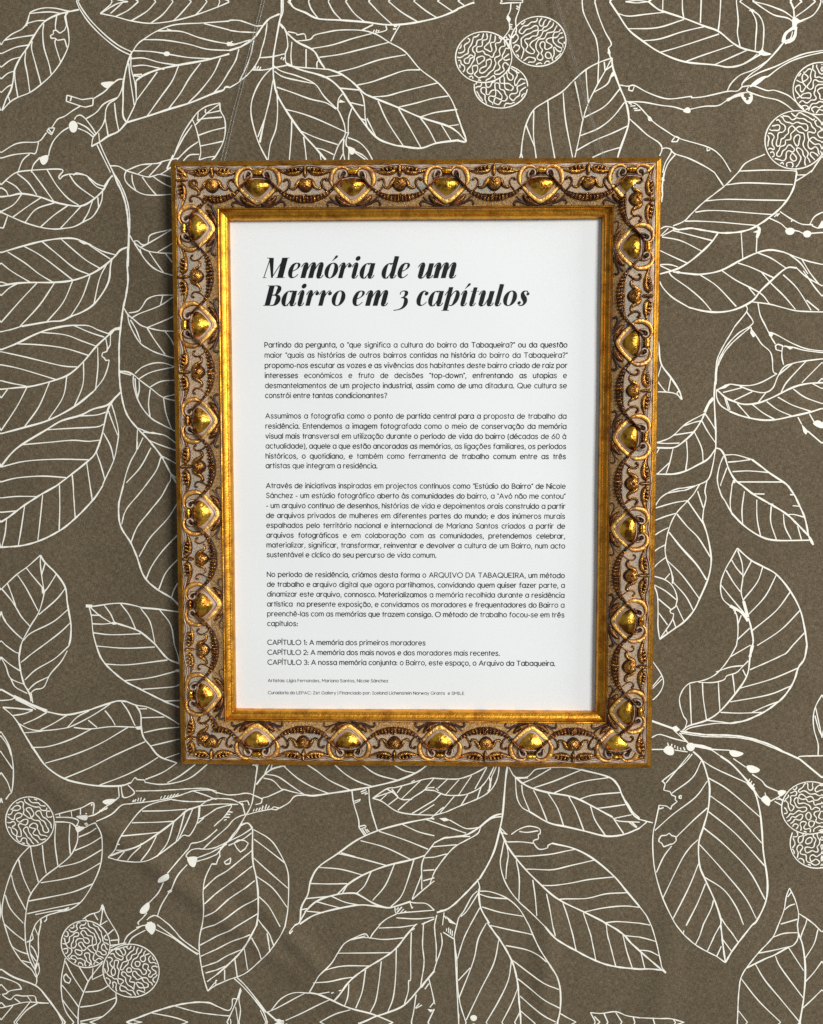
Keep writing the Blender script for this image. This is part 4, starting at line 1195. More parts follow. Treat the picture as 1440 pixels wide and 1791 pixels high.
n-1073 -3195 -1101 -3196 -1105 -3238 -1129 -3268 -1195 -3243
n-1202 -3296 -1142 -3301 -1122 -3301
n-1117 -3320 -1113 -3341
n-1083 -3245 -1070 -3341
t-962 -3204 -915 -3272 -892 -3338
n-934 -3263 -901 -3338
t-891 -3277 -839 -3321 -791 -3330
f-853 -3323 -820 -3316 -791 -3332 -829 -3337
n-867 -3262 -809 -3191 -732 -3151 -636 -3147
n-896 -3277 -829 -3246 -723 -3185 -665 -3152
n-588 -3150 -503 -3182
n-781 -3325 -666 -3269 -512 -3182
n-502 -3137 -440 -3117
n-579 -3148 -512 -3130
t-636 -3144 -569 -3153 -503 -3182 -427 -3215 -369 -3234 -265 -3267 -131 -3326
n-463 -2898 -501 -2960 -568 -3020 -597 -3070 -636 -3144
n-463 -2898 -446 -2871 -425 -2841 -396 -2820 -361 -2802 -324 -2784 -293 -2778 -271 -2803 -251 -2772 -198 -2705
n-387 -2816 -301 -2800 -187 -2810 -64 -2797
n-377 -2811 -296 -2790
n-463 -2900 -301 -2896 -145 -2891
n-540 -2995 -416 -2978 -264 -2976
n-612 -3078 -473 -3058 -369 -3048
n-216 -2740 -188 -2738 -154 -2736 -119 -2734 -85 -2732 -2 -2718
t-484 -3186 -466 -3163 -443 -3133 -421 -3103 -397 -3076 -371 -3051 -344 -3028 -314 -3006 -285 -2985 -254 -2965 -222 -2945 -193 -2926 -164 -2906 -138 -2886 -112 -2861 -90 -2835 -68 -2804 -45 -2773 4 -2715
n-397 -3086 -402 -3156 -422 -3215
n-297 -3001 -317 -3135 -355 -3229
n-202 -2946 -216 -3074 -236 -3193 -269 -3262
n-112 -2866 -116 -3033 -131 -3171 -164 -3261
n-22 -2762 -26 -2914 -26 -3051 -38 -3066 -41 -3130 -64 -3210
n50 -2717 47 -2784 45 -2820 46 -2857 50 -2892 54 -2928 53 -2965 49 -2999 43 -3036 37 -3073 31 -3110
t116 -3000 31 -3105 -64 -3215 -169 -3266 -255 -3292 -341 -3329
n-575 -3333 -475 -3275 -388 -3239
n7 -3149 -7 -3248 -22 -3324
n83 -3050 102 -3128 116 -3197
n116 -3237 78 -3322
h40 -3105 73 -3055
h59 -3114 83 -3079
h2 -3233 26 -3203
h4 -3236 42 -3213
f74 -3237 112 -3242 93 -3259
n-748 -2772 -746 -2757 -719 -2727
n-748 -2772 -737 -2761 -731 -2756
n116 -2716 120 -2779 125 -2818 127 -2854 127 -2890 126 -2941
n-21 -2752 -8 -2742 -2 -2737
n168 -2759 235 -2802
n154 -2764 160 -2793 162 -2828 154 -2867 144 -2903 131 -2938 111 -3006
h187 -2754 189 -2735
h199 -2764 201 -2730
h210 -2773 212 -2739
h221 -2783 223 -2749
n173 -2657 187 -2676
s89 -3227 112 -3197 122 -3207
n265 -3373 235 -2802
n249 -2714 235 -2777 235 -2815 239 -2848 244 -2883 249 -2922 251 -2957 251 -2993 252 -3030 253 -3066 256 -3102 260 -3139 266 -3175 272 -3208 282 -3244 293 -3278 307 -3319
n329 -2713 301 -2772 287 -2808 276 -2843 266 -2878 254 -2920
n423 -2702 376 -2801 348 -2938 264 -3165
n259 -3057 330 -2977
n499 -2804 471 -2946 397 -3104 307 -3303
n575 -2935 557 -3053 501 -3181 426 -3317
n614 -3101 577 -3200 521 -3315
n629 -3248 597 -3314
t442 -2712 477 -2763 499 -2792 518 -2822 538 -2854 556 -2887 572 -2919 586 -2952 596 -2985 604 -3020 611 -3056 616 -3092 619 -3131 622 -3168 625 -3205 629 -3242 632 -3278 634 -3313
n677 -2709 702 -2769 718 -2803 734 -2835 752 -2865 771 -2894 801 -2941
n451 -2714 564 -2740 701 -2767
n541 -2837 659 -2860 735 -2888 782 -2922
n584 -2930 708 -3021 859 -3102
n613 -3042 727 -3129 865 -3220
n628 -3150 709 -3217 842 -3304
n634 -3243 720 -3312
t801 -2941 849 -3029 869 -3127 868 -3235 852 -3310
n870 -3254 908 -3278 965 -3308
t771 -2708 813 -2759 836 -2785 863 -2807 892 -2827 922 -2845 954 -2862 984 -2879 1015 -2896 1046 -2911 1077 -2925 1109 -2938 1141 -2948 1174 -2956 1209 -2962 1243 -2966 1279 -2969 1337 -2973
n817 -2707 830 -2756 832 -2770
n921 -2706 939 -2770 947 -2807 960 -2866
n1024 -2704 1045 -2768 1052 -2801 1059 -2835 1067 -2871 1078 -2928
n1136 -2703 1144 -2766 1154 -2802 1163 -2835 1172 -2869 1181 -2904 1196 -2960
n1235 -2765 1260 -2866 1294 -2968
t1130 -2693 1189 -2726 1216 -2745 1243 -2766 1265 -2792 1287 -2817 1314 -2841 1335 -2861
n1249 -2769 1333 -2776
e352 -3290 20 19
n1049 -3247 1115 -3251 1200 -3239 1266 -3263 1341 -3272
n1049 -3247 1073 -3291 1078 -3306
n1073 -3271 1107 -3306
n1129 -3250 1154 -3305
n1200 -3244 1238 -3304
n1304 -3272 1314 -3303
n1330 -2589 1369 -2640 1385 -2671 1400 -2702 1412 -2736 1422 -2770 1431 -2804 1440 -2841 1447 -2876 1456 -2914 1464 -2950 1488 -2980
t1335 -2861 1386 -2904 1416 -2928 1443 -2949 1472 -2971 1488 -2982
t1337 -2973 1400 -2967 1435 -2966 1469 -2966
n1332 -2691 1381 -2699 1395 -2701
n1333 -2776 1401 -2791 1429 -2798
n1332 -2856 1393 -2860 1444 -2881
n1344 -2875 1366 -2964
n1548 -2697 1591 -2751 1617 -2777 1642 -2801 1669 -2822 1699 -2841 1728 -2857 1760 -2873 1790 -2888 1819 -2909 1842 -2926
t1809 -2694 1818 -2759 1822 -2794 1827 -2828 1832 -2863 1838 -2898 1842 -2926
t1994 -2692 1955 -2746 1934 -2775 1912 -2806 1891 -2837 1873 -2866 1856 -2898 1842 -2926
n1591 -2726 1588 -2738 1587 -2745
n1707 -2695 1687 -2763 1663 -2817
n1809 -2694 1779 -2750 1766 -2782 1752 -2815 1733 -2860
n1816 -2825 1790 -2888
n1837 -2694 1875 -2742 1896 -2773 1913 -2799
n1825 -2786 1878 -2858
n2147 -2690 2124 -2752 2104 -2782 2083 -2808 2059 -2834 2036 -2861 2013 -2890 1991 -2921 1971 -2949 1951 -2981 1937 -3013 1930 -3042 1927 -3080 1924 -3118 1923 -3150 1922 -3186 1922 -3225 1921 -3263 1920 -3293
n2258 -2688 2265 -2749 2258 -2784 2237 -2813 2211 -2824
t2211 -2824 2129 -2874 2074 -2899 1968 -2956
n2117 -2767 2181 -2742 2260 -2736
n2036 -2865 2128 -2845 2207 -2824
t2264 -2736 2295 -2823 2313 -2968 2308 -3134 2289 -3287
n2360 -2687 2398 -2726 2403 -2730
n2305 -2688 2285 -2745 2282 -2765
n2379 -2716 2359 -2803 2310 -2891
n2408 -2909 2364 -2977 2315 -3036
n2413 -3084 2359 -3143 2305 -3198
n2418 -3240 2373 -3286
n2211 -2829 2303 -2969
n2134 -2879 2168 -2951 2303 -3134
n2019 -2934 2077 -3030 2173 -3146 2289 -3287
n1937 -3023 2043 -3158 2177 -3289
n1928 -3223 1981 -3292
n1341 -3272 1402 -3267 1436 -3265 1475 -3266 1507 -3268 1541 -3276 1573 -3287 1607 -3298
n1418 -3270 1428 -3301
n1541 -3278 1555 -3299
n1677 1660 1712 1607 1727 1584
k1392 1636 1392 1624 1391 1617
t1399 1662 1390 1605 1388 1571 1391 1539 1384 1500
n1809 1659 1769 1617 1745 1593 1721 1573 1694 1553 1667 1532 1641 1513 1616 1492 1591 1469 1570 1449 1547 1426 1525 1402 1498 1385 1453 1368
t2134 1657 2125 1597 2116 1565 2102 1534 2085 1506 2064 1479 2042 1455 2017 1433 1991 1413 1965 1393 1937 1375 1909 1358 1879 1345 1847 1336 1814 1330 1781 1327 1747 1325 1713 1326 1682 1331 1649 1337 1617 1343 1582 1350 1551 1354 1514 1350 1480 1347 1453 1355
n2219 1667 2173 1634 2126 1607
n1745 1589 1872 1601 2114 1590
n1632 1504 1760 1510 2076 1504
n1576 1443 1681 1450 2013 1426
n1519 1394 1630 1391 1913 1368
n2134 1642 2160 1642 2187 1642
n1383 1351 1409 1364 1453 1359 1489 1342
n1383 1312 1427 1355
n1392 1312 1467 1351
n1454 1342 1543 1319 1672 1284
n1392 1307 1499 1285 1615 1227
n1380 1233 1456 1197 1537 1161
n1382 1154 1440 1153 1484 1140
n1382 1149 1449 1118
t1702 1323 1668 1275 1616 1223 1546 1166 1476 1127 1383 1101
t1458 1113 1547 1102 1618 1098 1724 1118 1838 1177 1934 1219 2004 1231 2075 1218
n2075 1218 2147 1189 2209 1167 2289 1149
n1383 1061 1406 1021 1461 968 1551 914
t1551 914 1640 892 1729 887 1818 904 1905 948 1948 1001 1992 1045 2087 1128 2148 1130
n1436 1109 1459 1083 1549 1020 1621 958 1676 896
n1609 1095 1708 1029 1817 918
n1733 1116 1814 1063 1949 992 2003 930
n1877 1032 1922 979
n1821 1160 1901 1133 2026 1075
n1930 1216 2006 1185 2091 1128
n1955 1107 2009 1045 2082 974 2146 899
n2074 1093 2151 1018 2234 894
n2102 1207 2165 1158 2211 1096
n2173 1180 2220 1105 2274 1039
n2148 1128 2203 1079 2292 1030
n2184 1114 2248 1026 2294 973
n1901 944 2003 930 2084 908 2164 890 2297 885
n2206 951 2279 894
f1462 1113 1489 1118 1510 1107 1485 1102
n2047 1443 2079 1421 2114 1399 2168 1372 2230 1368
n1987 1408 2053 1377 2089 1347 2151 1333 2187 1320 2284 1325
n2212 1368 2237 1411 2280 1437
n2225 1363 2257 1350 2283 1354
e2105 1333 26 20
e2200 1317 23 19
f2259 1353 2282 1393 2283 1352
h2017 1413 2034 1434
h2030 1417 2045 1434
h2110 1386 2119 1399
n1923 1300 1921 1221
n1834 1328 1847 1182
k1926 1361 1935 1343 1923 1300
f1938 1345 1923 1326 1899 1330 1918 1338
n1870 926 1876 891 1811 807
n1876 887 1913 833 1896 807
n1937 939 1952 869 1984 806
n1896 807 1844 777 1819 756 1795 732 1774 706 1755 678 1740 650 1726 621 1718 587 1715 557 1714 522 1712 480
n1896 800 1876 783 1850 761 1825 739 1803 719 1780 693 1759 666 1744 640 1730 610 1723 587
n1811 807 1781 753 1764 725 1748 695 1734 667 1721 638 1713 605 1710 575 1708 540 1707 498
t1707 498 1704 408 1711 300 1717 211 1719 129
n1719 129 1704 21 1678 -61 1607 -97
n1984 806 2013 750 2040 706
n2012 773 2052 755 2133 710 2214 679 2303 667
n2080 693 2134 688 2205 670 2303 658
n2077 666 2078 630 2088 590
n1900 804 1909 782 1937 746 1965 706 2010 666 2025 622 2031 555 2053 537
s2053 706 2040 697 2045 675 2077 666 2080 697 2053 706
f2003 777 2030 766 2017 742 2003 755
f2085 700 2145 687 2121 675
f1902 798 1935 757 1915 745 1899 769
t1717 453 1767 408 1812 386 1875 368 1955 376 2035 408 2140 461 2220 483 2308 489
n1725 453 1783 481 1846 475 1908 475 1970 493 2049 537
n1846 471 1918 444 1989 434 2033 461 2058 524 2092 577 2145 599 2216 612 2304 623
n1753 435 1859 462
n1816 390 1918 439
n1955 381 1998 439
n2078 434 2112 497 2216 612
n2062 533 2136 595
n2193 488 2305 603
n2282 487 2308 514
f1726 451 1765 480 1794 481 1766 460
n1717 453 1718 408 1741 363 1795 327
t1795 327 1868 300 1966 280 2047 280 2144 300 2242 322 2312 344
n1762 408 1786 336
n1835 372 1876 327 1908 291
n1920 367 1983 318 2047 282
n2000 383 2063 336 2144 300
n2061 408 2143 363 2251 327
n2145 454 2213 407 2312 371
n2255 483 2309 456
n1767 413 1795 336
n2176 295 2199 255
n2236 215 2318 147
n2242 313 2270 268
f2199 255 2238 215 2226 195 2211 210
f2264 262 2288 277 2315 264 2316 232 2280 244
k1700 404 1674 372 1652 323
t1652 319 1635 278 1592 211 1530 152 1477 122 1373 122
n1648 314 1564 269 1528 242 1467 184 1404 157 1373 152
n1652 319 1689 265 1717 220
n1635 278 1673 211 1719 147
n1596 211 1639 120 1649 44
n1552 161 1559 75 1551 -6
n1477 120 1460 39 1439 -29
n1537 247 1591 265 1635 275
n1475 193 1592 211
n1373 152 1431 146 1512 148
n1400 120 1374 75
n1456 35 1389 -29
t1715 111 1676 57 1614 21 1551 -11 1480 -29 1376 -29
t1376 744 1385 695 1401 597 1460 516 1506 444 1521 395
n1521 395 1489 426 1444 437 1372 440
n1376 739 1381 668
n1401 588 1380 512
n1456 516 1444 444
n1506 444 1493 431 1516 399
n1375 507 1417 453 1435 436
t1719 120 1746 111 1770 75 1794 3 1831 -60 1877 -97
n1774 80 1837 80 1927 53
n1789 39 1847 44 1914 53
n1817 -15 1911 -11 2023 -20
n1845 -74 2110 -74
n1765 75 1744 21 1732 -51 1738 -97
n1785 7 1755 -79 1751 -97
n1827 -60 1814 -97
t1927 53 1982 12 2028 -24 2110 -78 2133 -97
t2133 -97 2170 -149 2186 -179 2203 -213 2219 -245 2232 -276 2242 -310 2250 -345 2258 -382 2272 -414 2286 -435
t1877 -97 1926 -136 1955 -155 1985 -172 2015 -189 2044 -206 2073 -223 2102 -240 2128 -258 2155 -280 2178 -303 2202 -326 2228 -352 2252 -377 2273 -403 2286 -435
n1738 -97 1758 -153 1776 -179 1793 -209 1818 -254
t1818 -254 1892 -327 1983 -386 2074 -409 2263 -408
n1941 -142 2170 -147
n2023 -199 2203 -213
n2128 -263 2169 -260 2232 -276
n1817 -89 1810 -155 1808 -192 1811 -228 1818 -254
n1887 -127 1876 -231 1882 -318
n1958 -176 1963 -286 1985 -386
n2040 -213 2040 -304 2074 -404
n2110 -258 2121 -331 2159 -404
n2193 -326 2218 -404
f1819 -64 1836 -64 1834 -81 1823 -80
n1607 -97 1547 -108 1514 -112 1481 -122 1454 -136 1425 -154 1402 -177 1375 -223
n1633 -86 1599 -143 1577 -170 1555 -195 1532 -219 1510 -244 1492 -271 1477 -301 1465 -334 1456 -366 1449 -400 1444 -434 1442 -467 1446 -499 1455 -531 1469 -565 1481 -598 1486 -634 1487 -662
n1607 -97 1555 -120 1522 -125 1488 -131 1454 -139
n1564 -181 1483 -195 1375 -227
n1502 -254 1439 -273 1371 -300
n1458 -337 1413 -360 1373 -387
n1442 -437 1406 -456 1375 -479
n1448 -508 1398 -548 1374 -580
n1674 -65 1663 -124 1670 -161 1666 -194 1658 -228 1655 -261 1652 -295
t1652 -295 1681 -377 1701 -469 1707 -542 1691 -634 1647 -745 1613 -819 1559 -884 1496 -931 1420 -987
n1420 -987 1409 -912 1408 -820 1402 -727 1378 -663
n1621 -127 1655 -222
n1568 -186 1657 -313
n1506 -259 1567 -332 1631 -396 1701 -506
n1457 -529 1545 -616 1648 -754
n1491 -653 1566 -736 1613 -823
n1512 -787 1559 -884
n1495 -870 1513 -921
n1374 -617 1446 -640 1492 -681 1516 -745 1508 -796
n1472 -603 1445 -635
n1481 -598 1491 -635 1487 -662
n1378 -667 1447 -704 1511 -755
n1407 -750 1485 -815
n1413 -834 1464 -903
n1455 -926 1465 -954
n1499 -838 1486 -884 1420 -987
t1463 -364 1533 -451 1625 -552 1682 -639
s1508 -796 1476 -819 1481 -833 1499 -838
n1854 -455 1824 -514 1789 -579 1764 -661 1775 -744 1821 -790 1844 -809
t1854 -455 1932 -523 2001 -560 2079 -605 2158 -697 2220 -807 2250 -918 2267 -1019
n1857 -468 1883 -542 1890 -624 1882 -707 1897 -762 1922 -836
k1897 -762 1924 -855
k1821 -790 1885 -827 1927 -878
t1927 -859 1942 -910 1957 -984 1955 -1021
n1937 -528 1890 -624
n2001 -564 1972 -652 1893 -758
n2079 -610 2019 -734 1926 -841
n2163 -706 2084 -817 1951 -933
n2220 -816 2115 -928 1981 -1021
n2255 -941 2185 -1020
n1824 -524 1852 -569 1889 -611
n1794 -583 1836 -652 1878 -707
n1768 -671 1820 -735 1922 -855
n1840 -809 1863 -855 1870 -947 1863 -1022
n1853 -813 1849 -836
n1886 -845 1869 -896
n1937 -919 1866 -989
t2267 -1019 2258 -1084 2246 -1114 2227 -1139 2215 -1169 2207 -1202 2195 -1235 2180 -1265 2162 -1294 2143 -1320 2118 -1346 2091 -1368 2065 -1389 2037 -1408 2007 -1425 1978 -1440 1946 -1455 1915 -1466 1882 -1473 1837 -1481
n1837 -1481 1745 -1482 1617 -1506 1572 -1530
k1955 -1021 1944 -1074 1942 -1088
t1942 -1088 1930 -1190 1878 -1284 1780 -1406 1699 -1463 1599 -1497 1563 -1525
n1863 -1022 1835 -1076 1817 -1106 1797 -1136 1774 -1164 1751 -1188 1722 -1208 1692 -1222 1659 -1232 1623 -1239 1594 -1248 1567 -1273 1551 -1302 1541 -1336 1544 -1371 1554 -1407 1567 -1441 1586 -1472 1572 -1521
n2189 -1015 2150 -1064 2124 -1078 2095 -1093 2064 -1108 2032 -1123 1999 -1138 1968 -1152 1943 -1164
n2220 -1152 2068 -1218 1887 -1273
n2178 -1259 2052 -1311 1834 -1354
n2117 -1348 2044 -1376 1963 -1414
n2018 -1414 1890 -1420 1780 -1416
n1846 -1481 1782 -1472 1699 -1463
n1944 -1018 1828 -1089
n1748 -1178 1829 -1149 1906 -1139
n1649 -1239 1731 -1240 1794 -1224 1812 -1200 1866 -1181 1897 -1149 1933 -1111
n1902 -1163 1921 -1200
n1844 -1191 1854 -1256 1860 -1308
n1763 -1238 1769 -1322 1776 -1406
n1672 -1243 1678 -1332 1699 -1459
n1599 -1253 1605 -1361 1613 -1492
f1496 -1510 1525 -1497 1549 -1521 1522 -1538
t1383 -1470 1507 -1514
t1549 -1530 1576 -1534 1610 -1539 1645 -1543 1678 -1547 1713 -1549 1748 -1550 1783 -1550 1817 -1551 1851 -1553 1885 -1556 1919 -1561 1952 -1568 1987 -1577 2021 -1588 2053 -1599 2086 -1613 2117 -1629 2146 -1645 2176 -1659 2245 -1691
n1554 -1541 1580 -1545 1612 -1550 1645 -1554 1678 -1558 1712 -1560 1747 -1561 1783 -1561 1817 -1562 1848 -1563 1885 -1566 1916 -1570 1949 -1576 1979 -1584 2010 -1594 2044 -1607 2076 -1619 2105 -1631 2136 -1645 2168 -1658 2245 -1691
n1517 -1530 1601 -1605
n1545 -1540 1610 -1615
n1384 -1569 1430 -1550 1509 -1573 1582 -1591
n1386 -1640 1459 -1639
n1519 -1642 1593 -1652
n1638 -1614 1730 -1634 1840 -1641
e1611 -1622 25 25
k1612 -1610 1675 -1619 1730 -1634
f1453 -1646 1477 -1617 1510 -1629 1513 -1667 1483 -1672
h1482 -1616 1477 -1599
h1500 -1620 1502 -1606
h1519 -1629 1520 -1613
h1537 -1639 1535 -1620
h1556 -1639 1551 -1629
h1579 -1643 1569 -1624
f1836 -1650 1854 -1639 1914 -1655 1910 -1669 1878 -1680 1850 -1674
f1936 -1736 1971 -1730 2015 -1753 1999 -1772 1958 -1772
n1675 -1616 1699 -1626 1730 -1638 1786 -1676
n1376 -1110 1428 -1184 1447 -1240 1430 -1296 1394 -1339 1380 -1343
n1433 -1203 1379 -1273
n1438 -1221 1384 -1278
n2361 -1309 2327 -1375 2315 -1440 2322 -1515 2347 -1599 2349 -1665
n2327 -1384 2369 -1562
n2324 -1431 2349 -1515 2368 -1552"""
BERRIES = [(38.3, 229.8, 15.7, 13.8, []), (68.7, 238.2, 15.4, 13.5, []), (48.0, 213.8, 15.0, 11.8, [0]), (212.4, 183.4, 17.0, 15.9, []), (224.8, 211.1, 14.7, 14.2, [3]), (-230.6, -210.9, 14.7, 15.1, []), (-198.8, -286.4, 14.9, 14.7, [7]), (-171.5, -302.7, 17.1, 16.6, []), (231.2, -198.1, 16.5, 15.7, []), (236.1, -218.9, 15.9, 15.5, [8])]
CORNERS = [np.array(c) for c in ((-233.7, 263.5), (224.7, 257.9), (241.9, -328.4), (-251.8, -336.3))]
def reflect(Q, a, b):
    """the printed repeat turns over at its edges"""
    d = (b - a) / np.linalg.norm(b - a); r = Q - a
    return a + 2 * np.outer(r @ d, d) - r
mb = MB()
def grid(mb, xs, ys):
    nx, ny = len(xs), len(ys); X, Y = np.meshgrid(xs, ys); Z = fold(X, Y)
    vs_ = np.stack([X.ravel() * MM, -Z.ravel() * MM, Y.ravel() * MM], 1).tolist()
    mb.add(vs_, [(j * nx + i, j * nx + i + 1, (j + 1) * nx + i + 1, (j + 1) * nx + i) for j in range(ny - 1) for i in range(nx - 1)], 0)
grid(mb, np.r_[np.linspace(-900, -340, 40), np.linspace(-338, 338, 300), np.linspace(340, 900, 40)],
     np.r_[np.linspace(-1100, -432, 45), np.linspace(-430, 340, 342), np.linspace(342, 1000, 45)])

zc = [0]
def ribbon(mb, P, wd, mi, hfun, to3, base=0.08):
    """flat printed stroke: P (n,2), half widths wd (n)"""
    P = np.asarray(P, float)
    keep = np.r_[True, np.linalg.norm(np.diff(P, axis=0), axis=1) > 1e-4]
    P = P[keep]; wd = np.asarray(wd, float)[keep]
    if len(P) < 2: return
    T = np.gradient(P, axis=0); T /= np.maximum(np.linalg.norm(T, axis=1, keepdims=True), 1e-9)
    Nn = np.stack([-T[:, 1], T[:, 0]], 1)
    zc[0] += 1
    h0 = base + (zc[0] % 97) * 0.0012
    h = h0 + np.arange(len(P)) * 0.0009
    A = P + Nn * wd[:, None]; B = P - Nn * wd[:, None]
    za = hfun(P[:, 0], P[:, 1]) + h
    vs_ = []
    for i in range(len(P)): vs_ += [to3(A[i, 0], A[i, 1], za[i]), to3(B[i, 0], B[i, 1], za[i])]
    mb.add(vs_, [(2 * i, 2 * i + 1, 2 * i + 3, 2 * i + 2) for i in range(len(P) - 1)], mi)
def polyfill(mb, P, mi, hfun, to3, base=0.08):
    P = np.asarray(P, float); zc[0] += 1
    c = P.mean(0); h = base + (zc[0] % 97) * 0.0012
    z = hfun(P[:, 0], P[:, 1]) + h
    tri = __import__('mathutils').geometry.tessellate_polygon([[Vector((p[0], p[1], 0)) for p in P]])
    mb.add([to3(p[0], p[1], q + k * 0.0004) for k, (p, q) in enumerate(zip(P, z))], [tuple(t) for t in tri], mi)

HW = {'n': 0.318, 's': 0.318, 't': 0.465, 'k': 0.85, 'h': 0.33}
paths = []                                            # ('r', points, halfwidths) or ('f', points)
for line in STROKES.split('\n'):
    if not line.strip(): continue
    code, body = line[0], line[1:]
    nums = np.array([int(q) for q in body.split()], float) * 0.1
    P = nums.reshape(-1, 2)
    if code == 'e':
        (cx, cy), (rx, ry) = P; a = np.linspace(0, 2 * math.pi, 20, endpoint=False)
        paths.append(('f', np.stack([cx + rx * np.cos(a) * (1 + 0.06 * np.sin(3 * a)), cy + ry * np.sin(a)], 1)))
    elif code == 'f':
        paths.append(('f', smooth_curve(P, 3, closed=True)[:-1] if len(P) > 4 else P))
    else:
        Q = P if code == 's' else smooth_curve(P, 5)
        if code == 's':                               # keep the corners, with a short round on each
            S = [P[0]]
            for i in range(1, len(P) - 1):
                S += [P[i] + (P[i - 1] - P[i]) * 0.18, P[i] + (P[i - 1] - P[i]) * 0.02 + (P[i + 1] - P[i]) * 0.02, P[i] + (P[i + 1] - P[i]) * 0.18]
            S.append(P[-1]); Q = np.array(S)
        n = len(Q); ph = rng.random() * 6
        w = HW[code] * (1 + 0.17 * np.sin(np.arange(n) * 0.55 + ph) + 0.07 * np.sin(np.arange(n) * 1.7 + ph * 2))
        w = w * rng.uniform(0.92, 1.06)
        paths.append(('r', Q, w))
def berry_paths(cx, cy, rx, ry, seed, holes):
    """ring and the meandering worm lines inside it: level lines of a band-limited random field"""
    out = []
    r = np.random.RandomState(seed)
    a = np.linspace(0, 2 * math.pi, 49); ring = np.stack([cx + rx * np.cos(a), cy + ry * np.sin(a)], 1)
    def hidden(p): return any(((p[0] - h[0]) / h[2]) ** 2 + ((p[1] - h[1]) / h[3]) ** 2 < 1 for h in holes)
    run = []
    for p in ring:
        if hidden(p):
            if len(run) > 1: out.append(np.array(run))
            run = []
        else: run.append(p)
    if len(run) > 1: out.append(np.array(run))
    n = 66; X, Y = np.meshgrid(np.linspace(-1, 1, n) * rx, np.linspace(-1, 1, n) * ry)
    F = np.zeros_like(X)
    for k in range(46):
        th = r.rand() * math.pi; lam = r.uniform(3.7, 5.6); ph = r.rand() * 2 * math.pi
        F += np.cos(2 * math.pi / lam * (X * math.cos(th) + Y * math.sin(th)) + ph)
    E = {}
    def key(j, i, d): return (j, i, d)
    def pt(k):
        j, i, d = k; j2, i2 = (j, i + 1) if d == 0 else (j + 1, i)
        a_, b_ = F[j, i], F[j2, i2]; t = a_ / (a_ - b_)
        return (X[j, i] + (X[j2, i2] - X[j, i]) * t, Y[j, i] + (Y[j2, i2] - Y[j, i]) * t)
    adj = {}
    for j in range(n - 1):
        for i in range(n - 1):
            es = []
            if (F[j, i] > 0) != (F[j, i + 1] > 0): es.append((j, i, 0))
            if (F[j + 1, i] > 0) != (F[j + 1, i + 1] > 0): es.append((j + 1, i, 0))
            if (F[j, i] > 0) != (F[j + 1, i] > 0): es.append((j, i, 1))
            if (F[j, i + 1] > 0) != (F[j + 1, i + 1] > 0): es.append((j, i + 1, 1))
            for p in range(0, len(es) - 1, 2):
                adj.setdefault(es[p], []).append(es[p + 1]); adj.setdefault(es[p + 1], []).append(es[p])
    seen = set()
    for s in sorted(adj, key=lambda q: (len(adj[q]), q)):
        if s in seen: continue
        ch = [s]; seen.add(s); cur = s
        while True:
            nx = [q for q in adj[cur] if q not in seen]
            if not nx: break
            cur = nx[0]; seen.add(cur); ch.append(cur)
        if len(ch) > 6 and s in adj.get(ch[-1], []): ch.append(s)
        run = []
        for q in ch:
            x, y = pt(q)
            if (x / (rx * 0.95)) ** 2 + (y / (ry * 0.95)) ** 2 < 1 and not hidden((x + cx, y + cy)): run.append((x + cx, y + cy))
            else:
                if len(run) > 5: out.append(np.array(run))
                run = []
        if len(run) > 5: out.append(np.array(run))
    res = []
    for p in out:
        if len(p) > 8 and not (abs(len(p) - 49) < 1):
            q = p.copy(); q[1:-1] = (p[:-2] + 2 * p[1:-1] + p[2:]) / 4; q = q[::2] if len(q) > 12 else q
            p = smooth_curve(q, 2)
        res.append(('r', p, 0.31 * (1 + 0.15 * np.sin(np.arange(len(p)) * 0.4 + len(p)))))
    return res
def clip_repeat(pth):
    """keep what lies inside one repeat of the pattern"""
    P = pth[1]; ins = np.ones(len(P), bool)
    for k in range(4):
        a, b = CORNERS[k], CORNERS[(k + 1) % 4]; d = b - a
        ins &= (d[0] * (P[:, 1] - a[1]) - d[1] * (P[:, 0] - a[0])) < 0.02 * np.linalg.norm(d)
    out, run = [], []
    for k in range(len(P)):
        if ins[k]:
            if not run and k > 0: run.append(k - 1)
            run.append(k)
        else:
            if run: out.append(run + [k])
            run = []
    if run: out.append(run)
    return [('r', P[r], pth[2][r]) for r in out if len(r) > 1]
for bi, (cx, cy, rx, ry, holes) in enumerate(BERRIES):
    paths += berry_paths(cx, cy, rx, ry, 11 + bi * 5, [BERRIES[k][:4] for k in holes])
paths = [q for p in paths for q in (clip_repeat(p) if p[0] == 'r' else [p])]
for pth in paths:
    P = pth[1]
    for mx in (0, 1, 2):
        for my in (0, 1, 2):
            Q = P.copy()
            if mx == 1: Q = reflect(Q, CORNERS[0], CORNERS[3])
            if mx == 2: Q = reflect(Q, CORNERS[1], CORNERS[2])
            if my == 1: Q = reflect(Q, CORNERS[0], CORNERS[1])
            if my == 2: Q = reflect(Q, CORNERS[3], CORNERS[2])
            if mx or my:                              # the repeat beyond the picture, a hand's breadth deep
                if Q[:, 0].max() < -320 or Q[:, 0].min() > 310 or Q[:, 1].min() > 325 or Q[:, 1].max() < -395: continue
            if pth[0] == 'r': ribbon(mb, Q, pth[2], 1, fold, W3)
            else: polyfill(mb, Q, 1, fold, W3)
wall = link('wall', mb.mesh('wall'), None, [M_FAB, M_PRT])
tag(wall, kind='structure')
# print faces look out of the wall whichever way they were wound
bm = bmesh.new(); bm.from_mesh(wall.data)
for f in bm.faces:
    if f.normal.y > 0: f.normal_flip()
bm.to_mesh(wall.data); bm.free()

